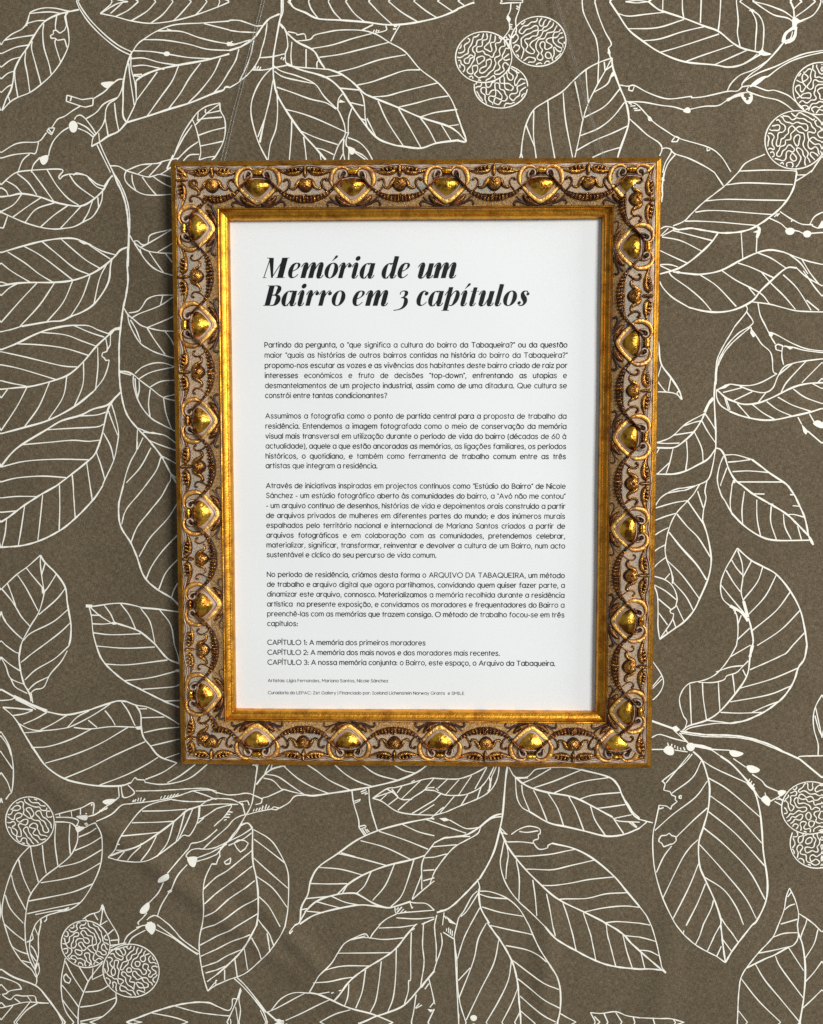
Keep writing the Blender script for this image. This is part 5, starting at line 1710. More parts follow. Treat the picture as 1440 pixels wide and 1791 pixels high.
# ------------------------------------------------------------------ the frame
frame = empty('picture_frame', W3(0, -170.1, 0))
tag(frame, 'ornate carved gold picture frame hanging on the brown leaf-patterned fabric', 'picture frame')
S = 0.3146                                            # one unit of the carving drawing in millimetres
HX, HY = 135.0, 170.1
SHEET_Z = 6.5
# cross-section of the moulding: (distance in from the outer edge, height) in mm, material slot of the piece that follows
PROFILE = [(1.5, 1.0, 1), (0.3, 8.0, 1), (0.0, 11.6, 1), (0.25, 12.4, 0), (0.7, 13.3, 0), (0.95, 13.6, 0), (1.3, 13.8, 0), (2.4, 14.75, 0), (3.3, 15.5, 0), (3.65, 15.65, 0), (3.85, 15.5, 4), (4.0, 15.1, 5), (4.9, 15.2, 2), (8.0, 15.0, 2),
           (12.0, 15.3, 2), (16.0, 15.6, 2), (19.6, 15.4, 3), (23.2, 14.8, 3), (26.0, 13.9, 4), (26.3, 14.5, 0), (26.75, 14.9, 0), (27.15, 14.7, 4), (27.35, 13.8, 0),
           (27.7, 12.9, 0), (28.2, 12.3, 0), (29.1, 11.9, 0), (29.7, 11.6, 4), (29.85, 11.75, 0), (30.2, 12.0, 0), (30.6, 11.8, 0), (31.2, 10.9, 0), (31.5, 10.0, 0), (31.5, 6.2, 0), (30.0, 5.0, 0)]
def ground_h(v):
    return float(np.interp(v, [p[0] for p in PROFILE[2:-2]], [p[1] for p in PROFILE[2:-2]]))
RAILS = {'top': (Vector((0, 0, 1)), HX, HY), 'bottom': (Vector((0, 0, -1)), HX, HY), 'left': (Vector((-1, 0, 0)), HY, HX), 'right': (Vector((1, 0, 0)), HY, HX)}
def rail_matrix(out, off):
    vdir = -out; h = Vector((0, -1, 0)); u = vdir.cross(h)
    m = Matrix.Identity(4)
    for i in range(3):
        m[i][0] = u[i]; m[i][1] = vdir[i]; m[i][2] = h[i]
    m.translation = out * off * MM
    return m, u
frame_inv = frame.matrix_world.copy()
rails = {}
for key, (out, half, off) in RAILS.items():
    m, u = rail_matrix(out, off)
    r = MB(); nseg = 90
    vs_ = []
    for v, h, _ in PROFILE:
        hl = half - v - 0.08
        for k in range(nseg + 1):
            x = -hl + 2 * hl * k / nseg
            wob = 0.06 * math.sin(x * 0.31 + v) + 0.05 * math.sin(x * 0.83 + v * 2) if 0.5 < v < 31.3 else 0
            vs_.append((x * MM, v * MM, (h + wob) * MM))
    fs, mi = [], []
    for j in range(len(PROFILE) - 1):
        for k in range(nseg):
            a = j * (nseg + 1) + k
            fs.append((a, a + 1, a + nseg + 2, a + nseg + 1)); mi.append(PROFILE[j][2])
    r.add(vs_, fs, mi)
    me = r.mesh('rail', smooth=True)
    me.transform(m); me.transform(Matrix.Translation(-frame.location))
    # sharp edges where the moulding turns a corner
    me.set_sharp_from_angle(angle=math.radians(50))
    bmx = bmesh.new(); bmx.from_mesh(me); bmesh.ops.recalc_face_normals(bmx, faces=bmx.faces); bmx.to_mesh(me); bmx.free()
    rails[key] = link('rail', me, frame, [M_LIP, M_WOOD, M_WASH, M_GRIT, M_GLAZE, M_PALE])
bb = MB()
x, y = 131.0, 166.0
def box(mb, x0, x1, y0, y1, z0, z1, mi=0):
    v = [W3(a, b, c) for c in (z0, z1) for b in (y0, y1) for a in (x0, x1)]
    mb.add(v, [(0, 1, 3, 2), (4, 6, 7, 5), (0, 4, 5, 1), (2, 3, 7, 6), (0, 2, 6, 4), (1, 5, 7, 3)], mi)
box(bb, -x, x, -y, y, 1.2, 4.6)
me = bb.mesh('backing_board', smooth=False, recalc=True); me.transform(Matrix.Translation(-frame.location))
link('backing_board', me, frame, [M_WOOD])

# ---- carved ornament, drawn flat in (u along the rail, v in from the top of the carved band), swept to raised relief
BAND = 12.2                                           # the carved band starts this far in
def P3(u, v, z):
    vm = (v + BAND) * S
    return (u * S * MM, vm * MM, (ground_h(vm) + z) * MM)
def ridge(mb, pts, h=1.6, n=4, core=0, skirt=1, flat=1.0, lay=0.0, edge=1, rim=1.0):
    """raised rounded stroke: pts (u, v, half width); h height in mm at width 3; the foot of it takes the skirt slot"""
    Q = smooth_curve(np.array(pts, float), n)
    if len(Q) > 8: Q[:, 2] *= 1 + 0.07 * np.sin(np.arange(len(Q)) * 0.9 + Q[0, 0]) + 0.05 * np.sin(np.arange(len(Q)) * 2.1 + Q[0, 1])
    T = np.gradient(Q[:, :2], axis=0); T /= np.maximum(np.linalg.norm(T, axis=1, keepdims=True), 1e-9)
    Nn = np.stack([-T[:, 1], T[:, 0]], 1)
    TS = (-1.0, -0.99, -0.97, -0.8, -0.45, 0.0, 0.45, 0.8, 0.97, 0.99, 1.0); K = len(TS); vs_ = []
    for i in range(len(Q)):
        w = max(Q[i, 2], 0.15)
        hh = h * min(1.25, (w / 3.0) ** 0.8)
        for k, t in enumerate(TS):
            if k in (0, K - 1): x, y = Q[i, :2] + Nn[i] * t * (w * 1.12 + rim); z = -0.02
            elif k in (1, K - 2): x, y = Q[i, :2] + Nn[i] * t * (w * 1.12 + rim * 0.4); z = 0.10
            else:
                x, y = Q[i, :2] + Nn[i] * w * t * 1.12; z = lay * 0.2 + hh * (1 - abs(t) ** (2.0 + flat)) ** 0.62
            vs_.append(P3(x, y, z))
    fs, mi = [], []
    for i in range(len(Q) - 1):
        for k in range(K - 1):
            a = i * K + k
            fs.append((a, a + 1, a + K + 1, a + K)); mi.append(skirt if (k < 2 or k >= K - 3) else core)  # foot faces, mostly umber: patina outline with contact shade in its colour
    for e in (0, len(Q) - 1):
        fs.append(tuple(e * K + k for k in range(K))); mi.append(skirt)
    mb.add(vs_, fs, mi)
def dome(mb, outline, h, core=0, skirt=1, n=3, rim=0.16, lump=0.0, power=0.55):
    O = smooth_curve(np.array(outline, float), n, closed=True)[:-1]
    c = O.mean(0); R = 8; vs_ = []; m_ = len(O)
    for r_i in range(R):
        t = r_i / R
        for q in O:
            p = c + (q - c) * ((1.06 - 1.06 * t) if r_i else 1.13)
            z = (h) * (1 - (1 - t) ** 2) ** power if r_i else 0.02
            if lump: z += lump * math.sin(p[0] * 0.9 + 1) * math.sin(p[1] * 0.8) * t
            vs_.append(P3(p[0], p[1], z))
    vs_.append(P3(c[0], c[1], h))
    fs, mi = [], []
    for r_i in range(R - 1):
        for k in range(m_):
            a, b = r_i * m_ + k, r_i * m_ + (k + 1) % m_
            fs.append((a, b, b + m_, a + m_)); mi.append(skirt if (r_i + 1) / R <= rim else core)
    for k in range(m_):
        fs.append(((R - 1) * m_ + k, (R - 1) * m_ + (k + 1) % m_, R * m_)); mi.append(core)
    mb.add(vs_, fs, mi)
def circle(cu, cv, r, n=10): return [(cu + r * math.cos(2 * math.pi * k / n), cv + r * math.sin(2 * math.pi * k / n)) for k in range(n)]
def mir(pts): return [(-p[0],) + tuple(p[1:]) for p in pts]

PIECES = {}                                           # name -> list of (mesh, materials, station)
def piece(name, mbx, mats, station):
    PIECES.setdefault(name, []).append((mbx, mats, station))
# medallion station
b = MB(); shield = [(-20, 28), (-11, 24.6), (0, 23.4), (11, 24.6), (20, 28), (24.5, 34.5), (17, 46.5), (0, 57.5), (-17, 46.5), (-24.5, 34.5)]
dome(b, shield, 4.0, n=3, rim=0.13, power=0.62)
piece('medallion', b, [M_BOSS, M_PALE], 'M')
b = MB()
ridge(b, [(-33, 38, 1.8), (-29, 42, 2.7), (-17, 54, 3.0), (-6, 62, 3.2), (0, 64, 3.3), (6, 62, 3.2), (17, 54, 3.0), (29, 42, 2.7), (33, 38, 1.8)], 1.0, flat=6.0)
ridge(b, [(-28, 36, 0.5), (-18.5, 48.5, 0.7), (-5, 58.7, 0.8), (0, 60.4, 0.8), (5, 58.7, 0.8), (18.5, 48.5, 0.7), (28, 36, 0.5)], 4.5, core=2, rim=0.3)
piece('strap', b, [M_STRAP, M_GLAZE, M_PALE], 'M')
for sgn in (1, -1):
    f = (lambda p: p) if sgn == 1 else mir
    b = MB()
    ridge(b, f([(-7, 11, 1.0), (-12, 6.2, 1.6), (-19, 4.4, 2.2), (-28, 7.0, 2.8), (-34.5, 14, 3.4), (-37, 23, 3.4), (-36.5, 31, 2.6), (-33, 38, 1.0)]), 1.5, flat=3.0)
    ridge(b, f([(-22, 25, 1.0), (-22, 18.5, 1.5), (-18.5, 12.5, 1.8), (-13, 12, 1.8), (-10, 16.5, 1.7), (-12.5, 21, 1.4), (-16.5, 21, 1.1)]), 3.8, core=2)
    dome(b, f(circle(-15.5, 17, 3.2)), 2.2, core=1, rim=0.3, n=1)
    piece('scroll', b, [M_COPPER, M_GLAZE, M_PALE], 'M')
    b = MB()
    ridge(b, f([(-31, 53, 1.0), (-27, 59, 2.6), (-20, 64.5, 3.2), (-11, 68, 2.4), (-4, 69.5, 0.8)]), 1.9)
    ridge(b, f([(-24, 55.5, 0.5), (-19, 60.5, 1.3), (-12, 65, 0.8)]), 2.4)
    ridge(b, f([(-42, 55, 0.6), (-34, 62.5, 1.0), (-22, 68.5, 1.1), (-8, 71, 1.0), (2, 71, 0.7)]), 1.6, core=1)
    ridge(b, f([(-44, 69.5, 0.9), (-46, 66, 1.3), (-42.5, 62.5, 1.1), (-36, 63.5, 1.0), (-28, 67.5, 0.6)]), 1.7, core=1)
    piece('acanthus_leaf', b, [M_BRONZE, M_GLAZE], 'M')
b = MB()
ridge(b, [(-8, 13, 3.6), (-4, 12.6, 4.4), (0, 12.5, 4.6), (4, 12.6, 4.4), (8, 13, 3.6)], 2.3, core=0, skirt=0)
ridge(b, [(-14, 23.5, 1.4), (-6, 21.0, 2.2), (0, 20.2, 2.4), (6, 21.0, 2.2), (14, 23.5, 1.4)], 1.5, core=1)
ridge(b, [(-24, 31, 0.6), (-21, 27, 0.9), (-11, 24, 1.0), (0, 23, 1.0), (11, 24, 1.0), (21, 27, 0.9), (24, 31, 0.6)], 2.6, core=2, skirt=1)
piece('collar', b, [M_BOSS, M_GLAZE, M_PALE], 'M')
# stations between two medallions
b = MB()
main = np.array([(-67, 22, 1.7), (-60, 29, 1.8), (-50, 39, 2.0), (-38, 49, 3.2), (-26, 54.5, 4.6), (-13, 57.3, 5.6), (0, 58.2, 6.0), (13, 57.3, 5.6), (26, 54.5, 4.6), (38, 49, 3.2), (50, 39, 2.0), (60, 29, 1.8), (67, 22, 1.7)])
ridge(b, [(u_, v_, w_ * 0.8) for u_, v_, w_ in main], 0.9, core=1)
for f in (lambda p: p, mir):
    ridge(b, f([(-46, 43.5, 1.5), (-52, 37.5, 1.5), (-60, 29, 1.4), (-68, 20, 1.2)]), 7.0, core=0)
Q = smooth_curve(main, 6); T = np.gradient(Q[:, :2], axis=0); T /= np.linalg.norm(T, axis=1, keepdims=True); Nn = np.stack([-T[:, 1], T[:, 0]], 1)
arc = np.r_[0, np.cumsum(np.linalg.norm(np.diff(Q[:, :2], axis=0), axis=1))]
tot = arc[-1]; rg = random.Random(3)
def at(sv):
    return np.array([np.interp(sv, arc, Q[:, i]) for i in range(3)]), np.array([np.interp(sv, arc, Nn[:, i]) for i in range(2)]), np.array([np.interp(sv, arc, T[:, i]) for i in range(2)])
sv = 22.0
while sv < tot - 22:                                  # husks laid along the swag, pointing to its middle
    q, nn, tt = at(sv); w = q[2]; dirn = 1 if sv < tot / 2 else -1
    for off in ((-0.62, 0.05, 0.62) if w > 2.6 else (0.0,)):
        a0 = q[:2] + nn * w * off * 1.1 - tt * dirn * 3.4; a1 = q[:2] + nn * w * off * 0.75 + tt * dirn * 3.0
        rr = 0.40 * w if w > 2.6 else 0.85 * w
        ridge(b, [(*a0, 0.3), (*(a0 * 0.5 + a1 * 0.5), rr * rg.uniform(0.85, 1.1)), (*a1, 0.4)], 3.4 + rg.uniform(-0.4, 0.7), n=3, core=0 if rg.random() < 0.55 else 2, rim=0.35)
    sv += 6.0
ridge(b, [(-1.0, 50.5, 1.2), (0, 57, 1.8), (1.0, 64, 1.2)], 3.4)
piece('garland', b, [M_BRONZE, M_GLAZE, M_BUD], 'B')
b = MB()
dome(b, [(-10.5, 27), (-6, 22.8), (0, 24.5), (6, 22.8), (10.5, 27), (12, 34), (8, 42), (0, 46), (-8, 42), (-12, 34)], 3.6, rim=0.14, lump=0.35)
for f in (lambda p: p, mir):
    ridge(b, f([(-4, 23, 1.0), (-9, 26, 2.4), (-13, 31.5, 3.0), (-15.5, 36.5, 2.4), (-20, 40.5, 1.7), (-25, 40.5, 1.3), (-26.8, 37, 1.2)]), 2.2)
    ridge(b, f([(-1, 26, 0.8), (-4, 31, 1.6), (-4.5, 38, 1.4), (-2, 43, 0.7)]), 5.6, edge=0)
dome(b, circle(0.5, 33.5, 4.2), 4.6, core=0, rim=0.05, n=1)
piece('flower_bud', b, [M_BUD, M_GLAZE], 'B')
b = MB()
for f in (lambda p: p, mir):
    ridge(b, f([(-50, 7.5, 0.6), (-42, 11, 1.3), (-31, 14, 2.4), (-20, 15, 3.2), (-11, 12.5, 2.8), (-5, 8, 1.4)]), 1.9)
    for cu, cv, le in ((-30, 10, 3.2), (-24, 8.6, 3.8), (-17.5, 7.8, 4.0), (-11, 7.6, 3.4)):
        ridge(b, f([(cu - 1.6, cv - 3.4, 0.7), (cu + 0.6, cv - 1.0, 2.0), (cu + 2.2, cv + 2.6, 2.0), (cu + 2.0, cv + le + 1.5, 0.7)]), 3.3, edge=1)
ridge(b, [(0, 1.5, 1.6), (0, 5, 3.0), (0, 9.5, 2.2), (0, 14, 2.6), (0, 18, 1.7), (0, 21.5, 0.5)], 2.8)
piece('leaf_spray', b, [M_BUD, M_GLAZE], 'B')
b = MB()
for f in (lambda p: p, mir):
    ridge(b, f([(-36.5, 28, 1.6), (-35.5, 24.8, 1.3), (-31, 24.8, 1.2), (-27.6, 29, 1.25), (-28.2, 35, 1.2), (-31.5, 41, 1.0), (-36, 46, 0.7)]), 2.2)
    dome(b, f(circle(-36.8, 27.2, 2.1, 8)), 1.5, n=1)
piece('tendril', b, [M_BRONZE, M_GLAZE], 'B')
b = MB()
ridge(b, [(-84, 5.0, 0.8), (-70, 3.0, 0.9), (-56, 2.6, 1.0), (-46, 5.2, 1.0), (-36, 6.6, 0.9), (-24, 3.0, 0.8), (-12, 1.2, 0.8), (0, 0.9, 0.8), (12, 1.2, 0.8), (24, 3.0, 0.8), (36, 6.6, 0.9), (46, 5.2, 1.0), (56, 2.6, 1.0), (70, 3.0, 0.9), (84, 5.0, 0.8)], 1.5, core=0, skirt=1, edge=1)
piece('edge_ribbon', b, [M_PALE, M_GLAZE], 'B')

STATIONS = {  # positions along each rail in mm, measured as x for top and bottom, y for left and right
    'top': ([-137.6, -85.9, -33.7, 17.6, 68.7, 117.5], [-111.0, -59.8, -8.0, 43.3, 94.4, 146.0]),
    'bottom': ([-142.0, -90.0, -37.5, 14.5, 66.1, 114.8], [-116.1, -63.3, -11.3, 40.3, 90.0, 141.5]),
    'left': ([132.6, 80.0, 27.2, -24.7, -76.4, -128.4, -180.0], [158.8, 106.4, 54.0, 1.5, -50.4, -102.2, -153.6]),
    'right': ([173.0, 121.1, 69.2, 17.6, -33.2, -85.0, -136.5], [146.6, 94.8, 43.2, -7.8, -59.2, -110.8, -162.5])}
for name, lst in PIECES.items():
    for (mbx, mats, st) in lst:
        me0 = mbx.mesh(name, smooth=True, recalc=True)
        for mt in mats: me0.materials.append(mt)
        lo = min(v.co.x for v in me0.vertices) / MM; hi = max(v.co.x for v in me0.vertices) / MM
        for key, (out, half, off) in RAILS.items():
            m, u = rail_matrix(out, off)
            sign = u.x if key in ('top', 'bottom') else u.z
            for pos in STATIONS[key][0 if st == 'M' else 1]:
                s_ = pos * sign
                if s_ + lo > half - 5 or s_ + hi < -(half - 5): continue
                me = me0
                if s_ + hi > half - 27 or s_ + lo < -(half - 27):       # runs into a mitre: cut there
                    bmx = bmesh.new(); bmx.from_mesh(me0)
                    for sd in (1, -1):
                        bmesh.ops.bisect_plane(bmx, geom=bmx.verts[:] + bmx.edges[:] + bmx.faces[:], dist=1e-7,
                                               plane_co=((sd * half - s_) * MM, 0, 0), plane_no=Vector((sd, 1, 0)).normalized(), clear_outer=True)
                    if len(bmx.faces) < 6: bmx.free(); continue
                    me = bpy.data.meshes.new(name); bmx.to_mesh(me); bmx.free()
                    for mt in mats: me.materials.append(mt)
                o = bpy.data.objects.new(name, me); scn.collection.objects.link(o); o.parent = rails[key]
                ml = Matrix.Translation(-frame.location) @ m @ Matrix.Translation((s_ * MM, 0, 0))
                if me is me0: ml = ml @ Matrix.Diagonal((rng.uniform(0.98, 1.02), rng.uniform(0.99, 1.01), rng.uniform(0.995, 1.01), 1)) @ Matrix.Rotation(rng.uniform(-0.012, 0.012), 4, 'Z')
                o.matrix_local = ml

# ------------------------------------------------------------------ the printed sheet inside the frame
sheet = empty('text_sheet', W3(0, -139, SHEET_Z))
tag(sheet, 'white paper sheet printed with a black title and justified paragraphs, set inside the gold frame', 'paper sheet')
# the paper tucks under the inner lip
pm = MB(); nx, ny = 80, 106
X, Y = np.meshgrid(np.linspace(-106, 106, nx), np.linspace(-142, 142, ny))
def paper_h(x, y): return SHEET_Z + 0.30 * np.sin(x * 0.027 + 0.5) * np.cos(y * 0.021) + 0.16 * np.sin(x * 0.05 + y * 0.06)
Z = paper_h(X, Y)
pm.add([W3(a, b_, c) for a, b_, c in zip(X.ravel(), Y.ravel(), Z.ravel())],
       [(j * nx + i, j * nx + i + 1, (j + 1) * nx + i + 1, (j + 1) * nx + i) for j in range(ny - 1) for i in range(nx - 1)], 0)
pm.add([W3(a, b_, c - 0.25) for a, b_, c in zip(X.ravel(), Y.ravel(), Z.ravel())],
       [(j * nx + i, (j + 1) * nx + i, (j + 1) * nx + i + 1, j * nx + i + 1) for j in range(ny - 1) for i in range(nx - 1)], 0)
SI = Matrix.Translation(-sheet.location)
me = pm.mesh('paper'); me.transform(SI); link('paper', me, sheet, [M_PAP])

# ---- body lettering: a round single-weight sans, drawn as pen strokes (x-height 7, capitals 9.4)
def A(cx, cy, rx, ry, a0, a1, n=14):
    t = np.radians(np.linspace(a0, a1, n)); return [(cx + rx * math.cos(q), cy + ry * math.sin(q)) for q in t]
O_ = A(2.95, 3.5, 2.95, 3.5, 90, 450, 22)
SC = smooth_curve([(4.3, 5.7), (3.5, 6.7), (2.3, 7), (1.0, 6.6), (0.4, 5.4), (1.1, 4.2), (2.4, 3.6), (3.8, 3.0), (4.5, 1.8), (3.9, 0.5), (2.5, 0), (1.1, 0.3), (0.1, 1.4)], 2).tolist()
def dot(x, y, r=0.75): return A(x, y, r * 0.5, r * 0.5, 0, 360, 9)
G = {
 'a': (5.9, [O_, [(5.9, 7), (5.9, 0)]]), 'b': (5.9, [[(0, 9.8), (0, 0)], O_]), 'c': (5.0, [A(2.95, 3.5, 2.95, 3.5, 48, 312)]),
 'd': (5.9, [O_, [(5.9, 9.8), (5.9, 0)]]), 'e': (5.8, [[(0.1, 3.6), (5.8, 3.6)] , A(2.95, 3.5, 2.95, 3.5, 2, 318, 20)]),
 'f': (3.3, [[(1.3, 0), (1.3, 7.8)] + A(3.1, 8.0, 1.8, 1.8, 180, 75, 7), [(0, 6.6), (3.2, 6.6)]]),
 'g': (5.9, [O_, [(5.9, 7), (5.9, -0.2)] + A(3.0, -0.2, 2.9, 2.7, 0, -148, 10)]),
 'h': (4.9, [[(0, 9.8), (0, 0)], A(2.45, 4.3, 2.45, 2.7, 180, 0) + [(4.9, 0)]]), 'i': (0.3, [[(0.15, 6.7), (0.15, 0)], dot(0.15, 9.9)]),
 'ı': (0, [[(0, 7), (0, 0)]]), 'j': (1.2, [[(1, 7), (1, -1.3)] + A(-0.6, -1.3, 1.6, 1.6, 0, -95, 7), dot(1, 9.9)]), 'l': (0.3, [[(0.15, 9.8), (0.15, 0)]]),
 'm': (8.4, [[(0, 7), (0, 0)], A(2.1, 4.7, 2.1, 2.3, 180, 0) + [(4.2, 0)], A(6.3, 4.7, 2.1, 2.3, 180, 0) + [(8.4, 0)]]),
 'n': (4.9, [[(0, 7), (0, 0)], A(2.45, 4.3, 2.45, 2.7, 180, 0) + [(4.9, 0)]]), 'o': (5.9, [O_]), 'p': (5.9, [[(0, 7), (0, -2.9)], O_]),
 'q': (5.9, [O_, [(5.9, 7), (5.9, -2.9)]]), 'r': (3.1, [[(0, 7), (0, 0)], A(2.8, 4.0, 2.8, 2.9, 180, 80, 9)]), 's': (4.6, [SC]),
 't': (2.9, [[(1.3, 9.2), (1.3, 0)], [(0, 6.6), (3, 6.6)]]), 'u': (4.9, [[(0, 7), (0, 2.6)] + A(2.45, 2.6, 2.45, 2.6, 180, 360) + [(4.9, 7)], [(4.9, 7), (4.9, 0)]]),
 'v': (5.4, [[(0, 7), (2.7, 0)], [(2.7, 0), (5.4, 7)]]), 'w': (8.4, [[(0, 7), (2.1, 0)], [(2.1, 0), (4.2, 6.6)], [(4.2, 6.6), (6.3, 0)], [(6.3, 0), (8.4, 7)]]),
 'x': (5, [[(0, 7), (5, 0)], [(0, 0), (5, 7)]]), 'y': (5.6, [[(0, 7), (2.8, 0.2)], [(5.6, 7), (1.6, -2.9)]]), 'z': (4.8, [[(0.1, 6.7), (4.8, 6.7)], [(4.8, 6.7), (0.1, 0.3)], [(0.1, 0.3), (5, 0.3)]]),
 'A': (7.6, [[(0, 0), (3.8, 9.4)], [(3.8, 9.4), (7.6, 0)], [(1.3, 3), (6.3, 3)]]),
 'B': (5.6, [[(0, 0), (0, 9.4)], [(0, 9.2), (2.8, 9.2)] + A(2.8, 7.05, 2.2, 2.15, 90, -90, 9) + [(0, 4.9)], [(2.8, 4.9)] + A(3, 2.55, 2.6, 2.35, 90, -90, 9) + [(0, 0.2)]]),
 'C': (7.4, [A(4.6, 4.7, 4.6, 4.7, 50, 310, 20)]), 'D': (7, [[(0, 0), (0, 9.4)], [(0, 9.2), (2.6, 9.2)] + A(2.6, 4.7, 4.4, 4.5, 90, -90, 14) + [(0, 0.2)]]),
 'E': (5, [[(0, 0), (0, 9.4)], [(0, 9.2), (5, 9.2)], [(0, 4.8), (4.6, 4.8)], [(0, 0.2), (5, 0.2)]]), 'F': (4.8, [[(0, 0), (0, 9.4)], [(0, 9.2), (4.8, 9.2)], [(0, 4.8), (4.4, 4.8)]]),
 'G': (8.4, [A(4.7, 4.7, 4.7, 4.7, 48, 360, 22) + [(5.2, 4.7)]]), 'I': (3, [[(1.5, 0), (1.5, 9.4)], [(0, 9.2), (3, 9.2)], [(0, 0.2), (3, 0.2)]]), 'İ': (0, [[(0, 0), (0, 9.4)], [(0, 10.2), (0.3, 12.2)]]),
 'L': (4.8, [[(0, 9.4), (0, 0)], [(0, 0.2), (4.8, 0.2)]]), 'M': (8.2, [[(0, 0), (0, 9.4)], [(0, 9.4), (4.1, 3.2)], [(4.1, 3.2), (8.2, 9.4)], [(8.2, 9.4), (8.2, 0)]]),
 'N': (6.6, [[(0, 0), (0, 9.4)], [(0, 9.4), (6.6, 0)], [(6.6, 0), (6.6, 9.4)]]), 'O': (9.4, [A(4.7, 4.7, 4.7, 4.7, 0, 360, 26)]),
 'P': (5.4, [[(0, 0), (0, 9.4)], [(0, 9.2), (2.8, 9.2)] + A(2.8, 6.6, 2.6, 2.6, 90, -90, 10) + [(0, 4.0)]]), 'Q': (9.4, [A(4.7, 4.7, 4.7, 4.7, 0, 360, 26), [(5.6, 2.6), (9.0, -0.6)]]),
 'R': (5.8, [[(0, 0), (0, 9.4)], [(0, 9.2), (2.8, 9.2)] + A(2.8, 6.7, 2.5, 2.5, 90, -90, 10) + [(0, 4.2)], [(2.6, 4.2), (5.8, 0)]]),
 'S': (5.6, [[(p[0] * 1.2, p[1] * 1.342) for p in SC]]), 'T': (6.4, [[(3.2, 0), (3.2, 9.4)], [(0, 9.2), (6.4, 9.2)]]),
 'U': (6.4, [[(0, 9.4), (0, 3.2)] + A(3.2, 3.2, 3.2, 3.2, 180, 360) + [(6.4, 9.4)]]), 'V': (7.2, [[(0, 9.4), (3.6, 0)], [(3.6, 0), (7.2, 9.4)]]), 'Z': (6, [[(0, 9.2), (6, 9.2)], [(6, 9.2), (0, 0.2)], [(0, 0.2), (6, 0.2)]]),
 '0': (6, [A(3, 4.7, 3, 4.7, 0, 360, 22)]), '1': (2.4, [[(0.2, 8.2), (1.8, 9.4)], [(1.8, 9.4), (1.8, 0)]]),
 '2': (5.2, [A(2.6, 6.8, 2.6, 2.6, 165, -35, 10) + [(0, 0.2)], [(0, 0.2), (5.4, 0.2)]]), '3': (5, [A(2.4, 7.0, 2.3, 2.3, 155, -90, 10), A(2.4, 2.4, 2.6, 2.4, 90, -155, 10)]),
 '6': (5.8, [A(2.9, 2.9, 2.9, 2.9, 0, 360, 18), [(4.6, 9.4), (0.5, 4.4)]]),
 '.': (0.8, [dot(0.3, 0.35)]), ',': (0.9, [[(0.8, 0.8), (0.0, -1.7)]]), ':': (1.0, [dot(0.4, 0.4), dot(0.4, 4.8)]), '-': (3, [[(0, 3.3), (3, 3.3)]]),
 '?': (4.4, [A(2.2, 7.4, 2.2, 2.1, 165, -60, 10) + [(2.0, 3.6), (2.0, 2.4)], dot(2.0, 0.4)]), '“': (1.5, [[(0, 9.6), (0.3, 7.4)], [(1.5, 9.6), (1.8, 7.4)]]), '”': (1.5, [[(0.5, 9.6), (0, 7.4)], [(2, 9.6), (1.5, 7.4)]]),
 '(': (2, [A(4.2, 3.8, 4.2, 7, 125, 235, 9)]), ')': (2, [A(-2.2, 3.8, 4.2, 7, 55, -55, 9)]), ';': (0.9, [[(0.8, 0.8), (0.0, -1.7)], dot(0.6, 4.6)]), '|': (0, [[(0, 9.8), (0, -1.6)]])}
ACC = {'´': lambda c: [(c - 0.5, 8.4), (c + 0.9, 10.3)], '`': lambda c: [(c + 0.5, 8.4), (c - 0.9, 10.3)], '^': lambda c: [(c - 1.5, 8.4), (c, 10.0), (c + 1.5, 8.4)],
       '~': lambda c: smooth_curve([(c - 2, 8.5), (c - 1.0, 9.5), (c + 0.6, 8.7), (c + 2, 9.7)], 3).tolist()}
for ch, base, ac in (('á', 'a', '´'), ('é', 'e', '´'), ('í', 'ı', '´'), ('ó', 'o', '´'), ('ú', 'u', '´'), ('à', 'a', '`'), ('â', 'a', '^'), ('ê', 'e', '^'), ('ô', 'o', '^'), ('ã', 'a', '~'), ('õ', 'o', '~')):
    w, st = G[base]; G[ch] = (w, st + [ACC[ac](w / 2)])
w, st = G['c']; G['ç'] = (w, st + [[(2.9, 0), (2.7, -1.2), (4.0, -1.7), (3.4, -2.8), (2.2, -2.6)]])
G['Í'] = G['İ']
for ch in 'ACDGLMNOPQRSTUVZEFB': G[ch] = (G[ch][0] * 1.04, [[(p[0] * 1.04, p[1]) for p in st] for st in G[ch][1]])
GAP, SPACE = 2.15, 3.6
def text_width(t):
    w, sp = 0.0, 0
    for ch in t:
        if ch == ' ': w += SPACE; sp += 1
        else: w += G[ch][0] + GAP
    return w - GAP, sp
def set_line(mb, t, x0, x1, y0, y1, k, pen, justify):
    """lay one line from (x0, y0) to (x1, y1) in mm; k mm per drawing unit"""
    w, sp = text_width(t); kx = k; extra = 0.0
    if justify and sp: kx = k * 1.012; extra = ((x1 - x0) - w * kx) / sp
    else: kx = (x1 - x0) / w
    up = lambda ch, y: y * 0.99 if (ch.isupper() or ch.isdigit()) else np.where(y > 7, 7 + (y - 7) * 0.86, y)
    cx = x0; slope = (y1 - y0) / (x1 - x0)
    for ch in t:
        if ch == ' ': cx += SPACE * kx + extra; continue
        gw, strokes = G[ch]
        for s_ in strokes:
            P = np.array(s_, float); Q = np.stack([cx + P[:, 0] * kx, y0 + (cx - x0) * slope + up(ch, P[:, 1]) * k], 1)
            d = Q[1] - Q[0]; d /= max(np.linalg.norm(d), 1e-9); e = Q[-1] - Q[-2]; e /= max(np.linalg.norm(e), 1e-9)
            Q[0] -= d * pen * 0.4; Q[-1] += e * pen * 0.4
            ribbon(mb, Q, np.full(len(Q), pen), 0, paper_h, W3, base=0.03)
        cx += (gw + GAP) * kx
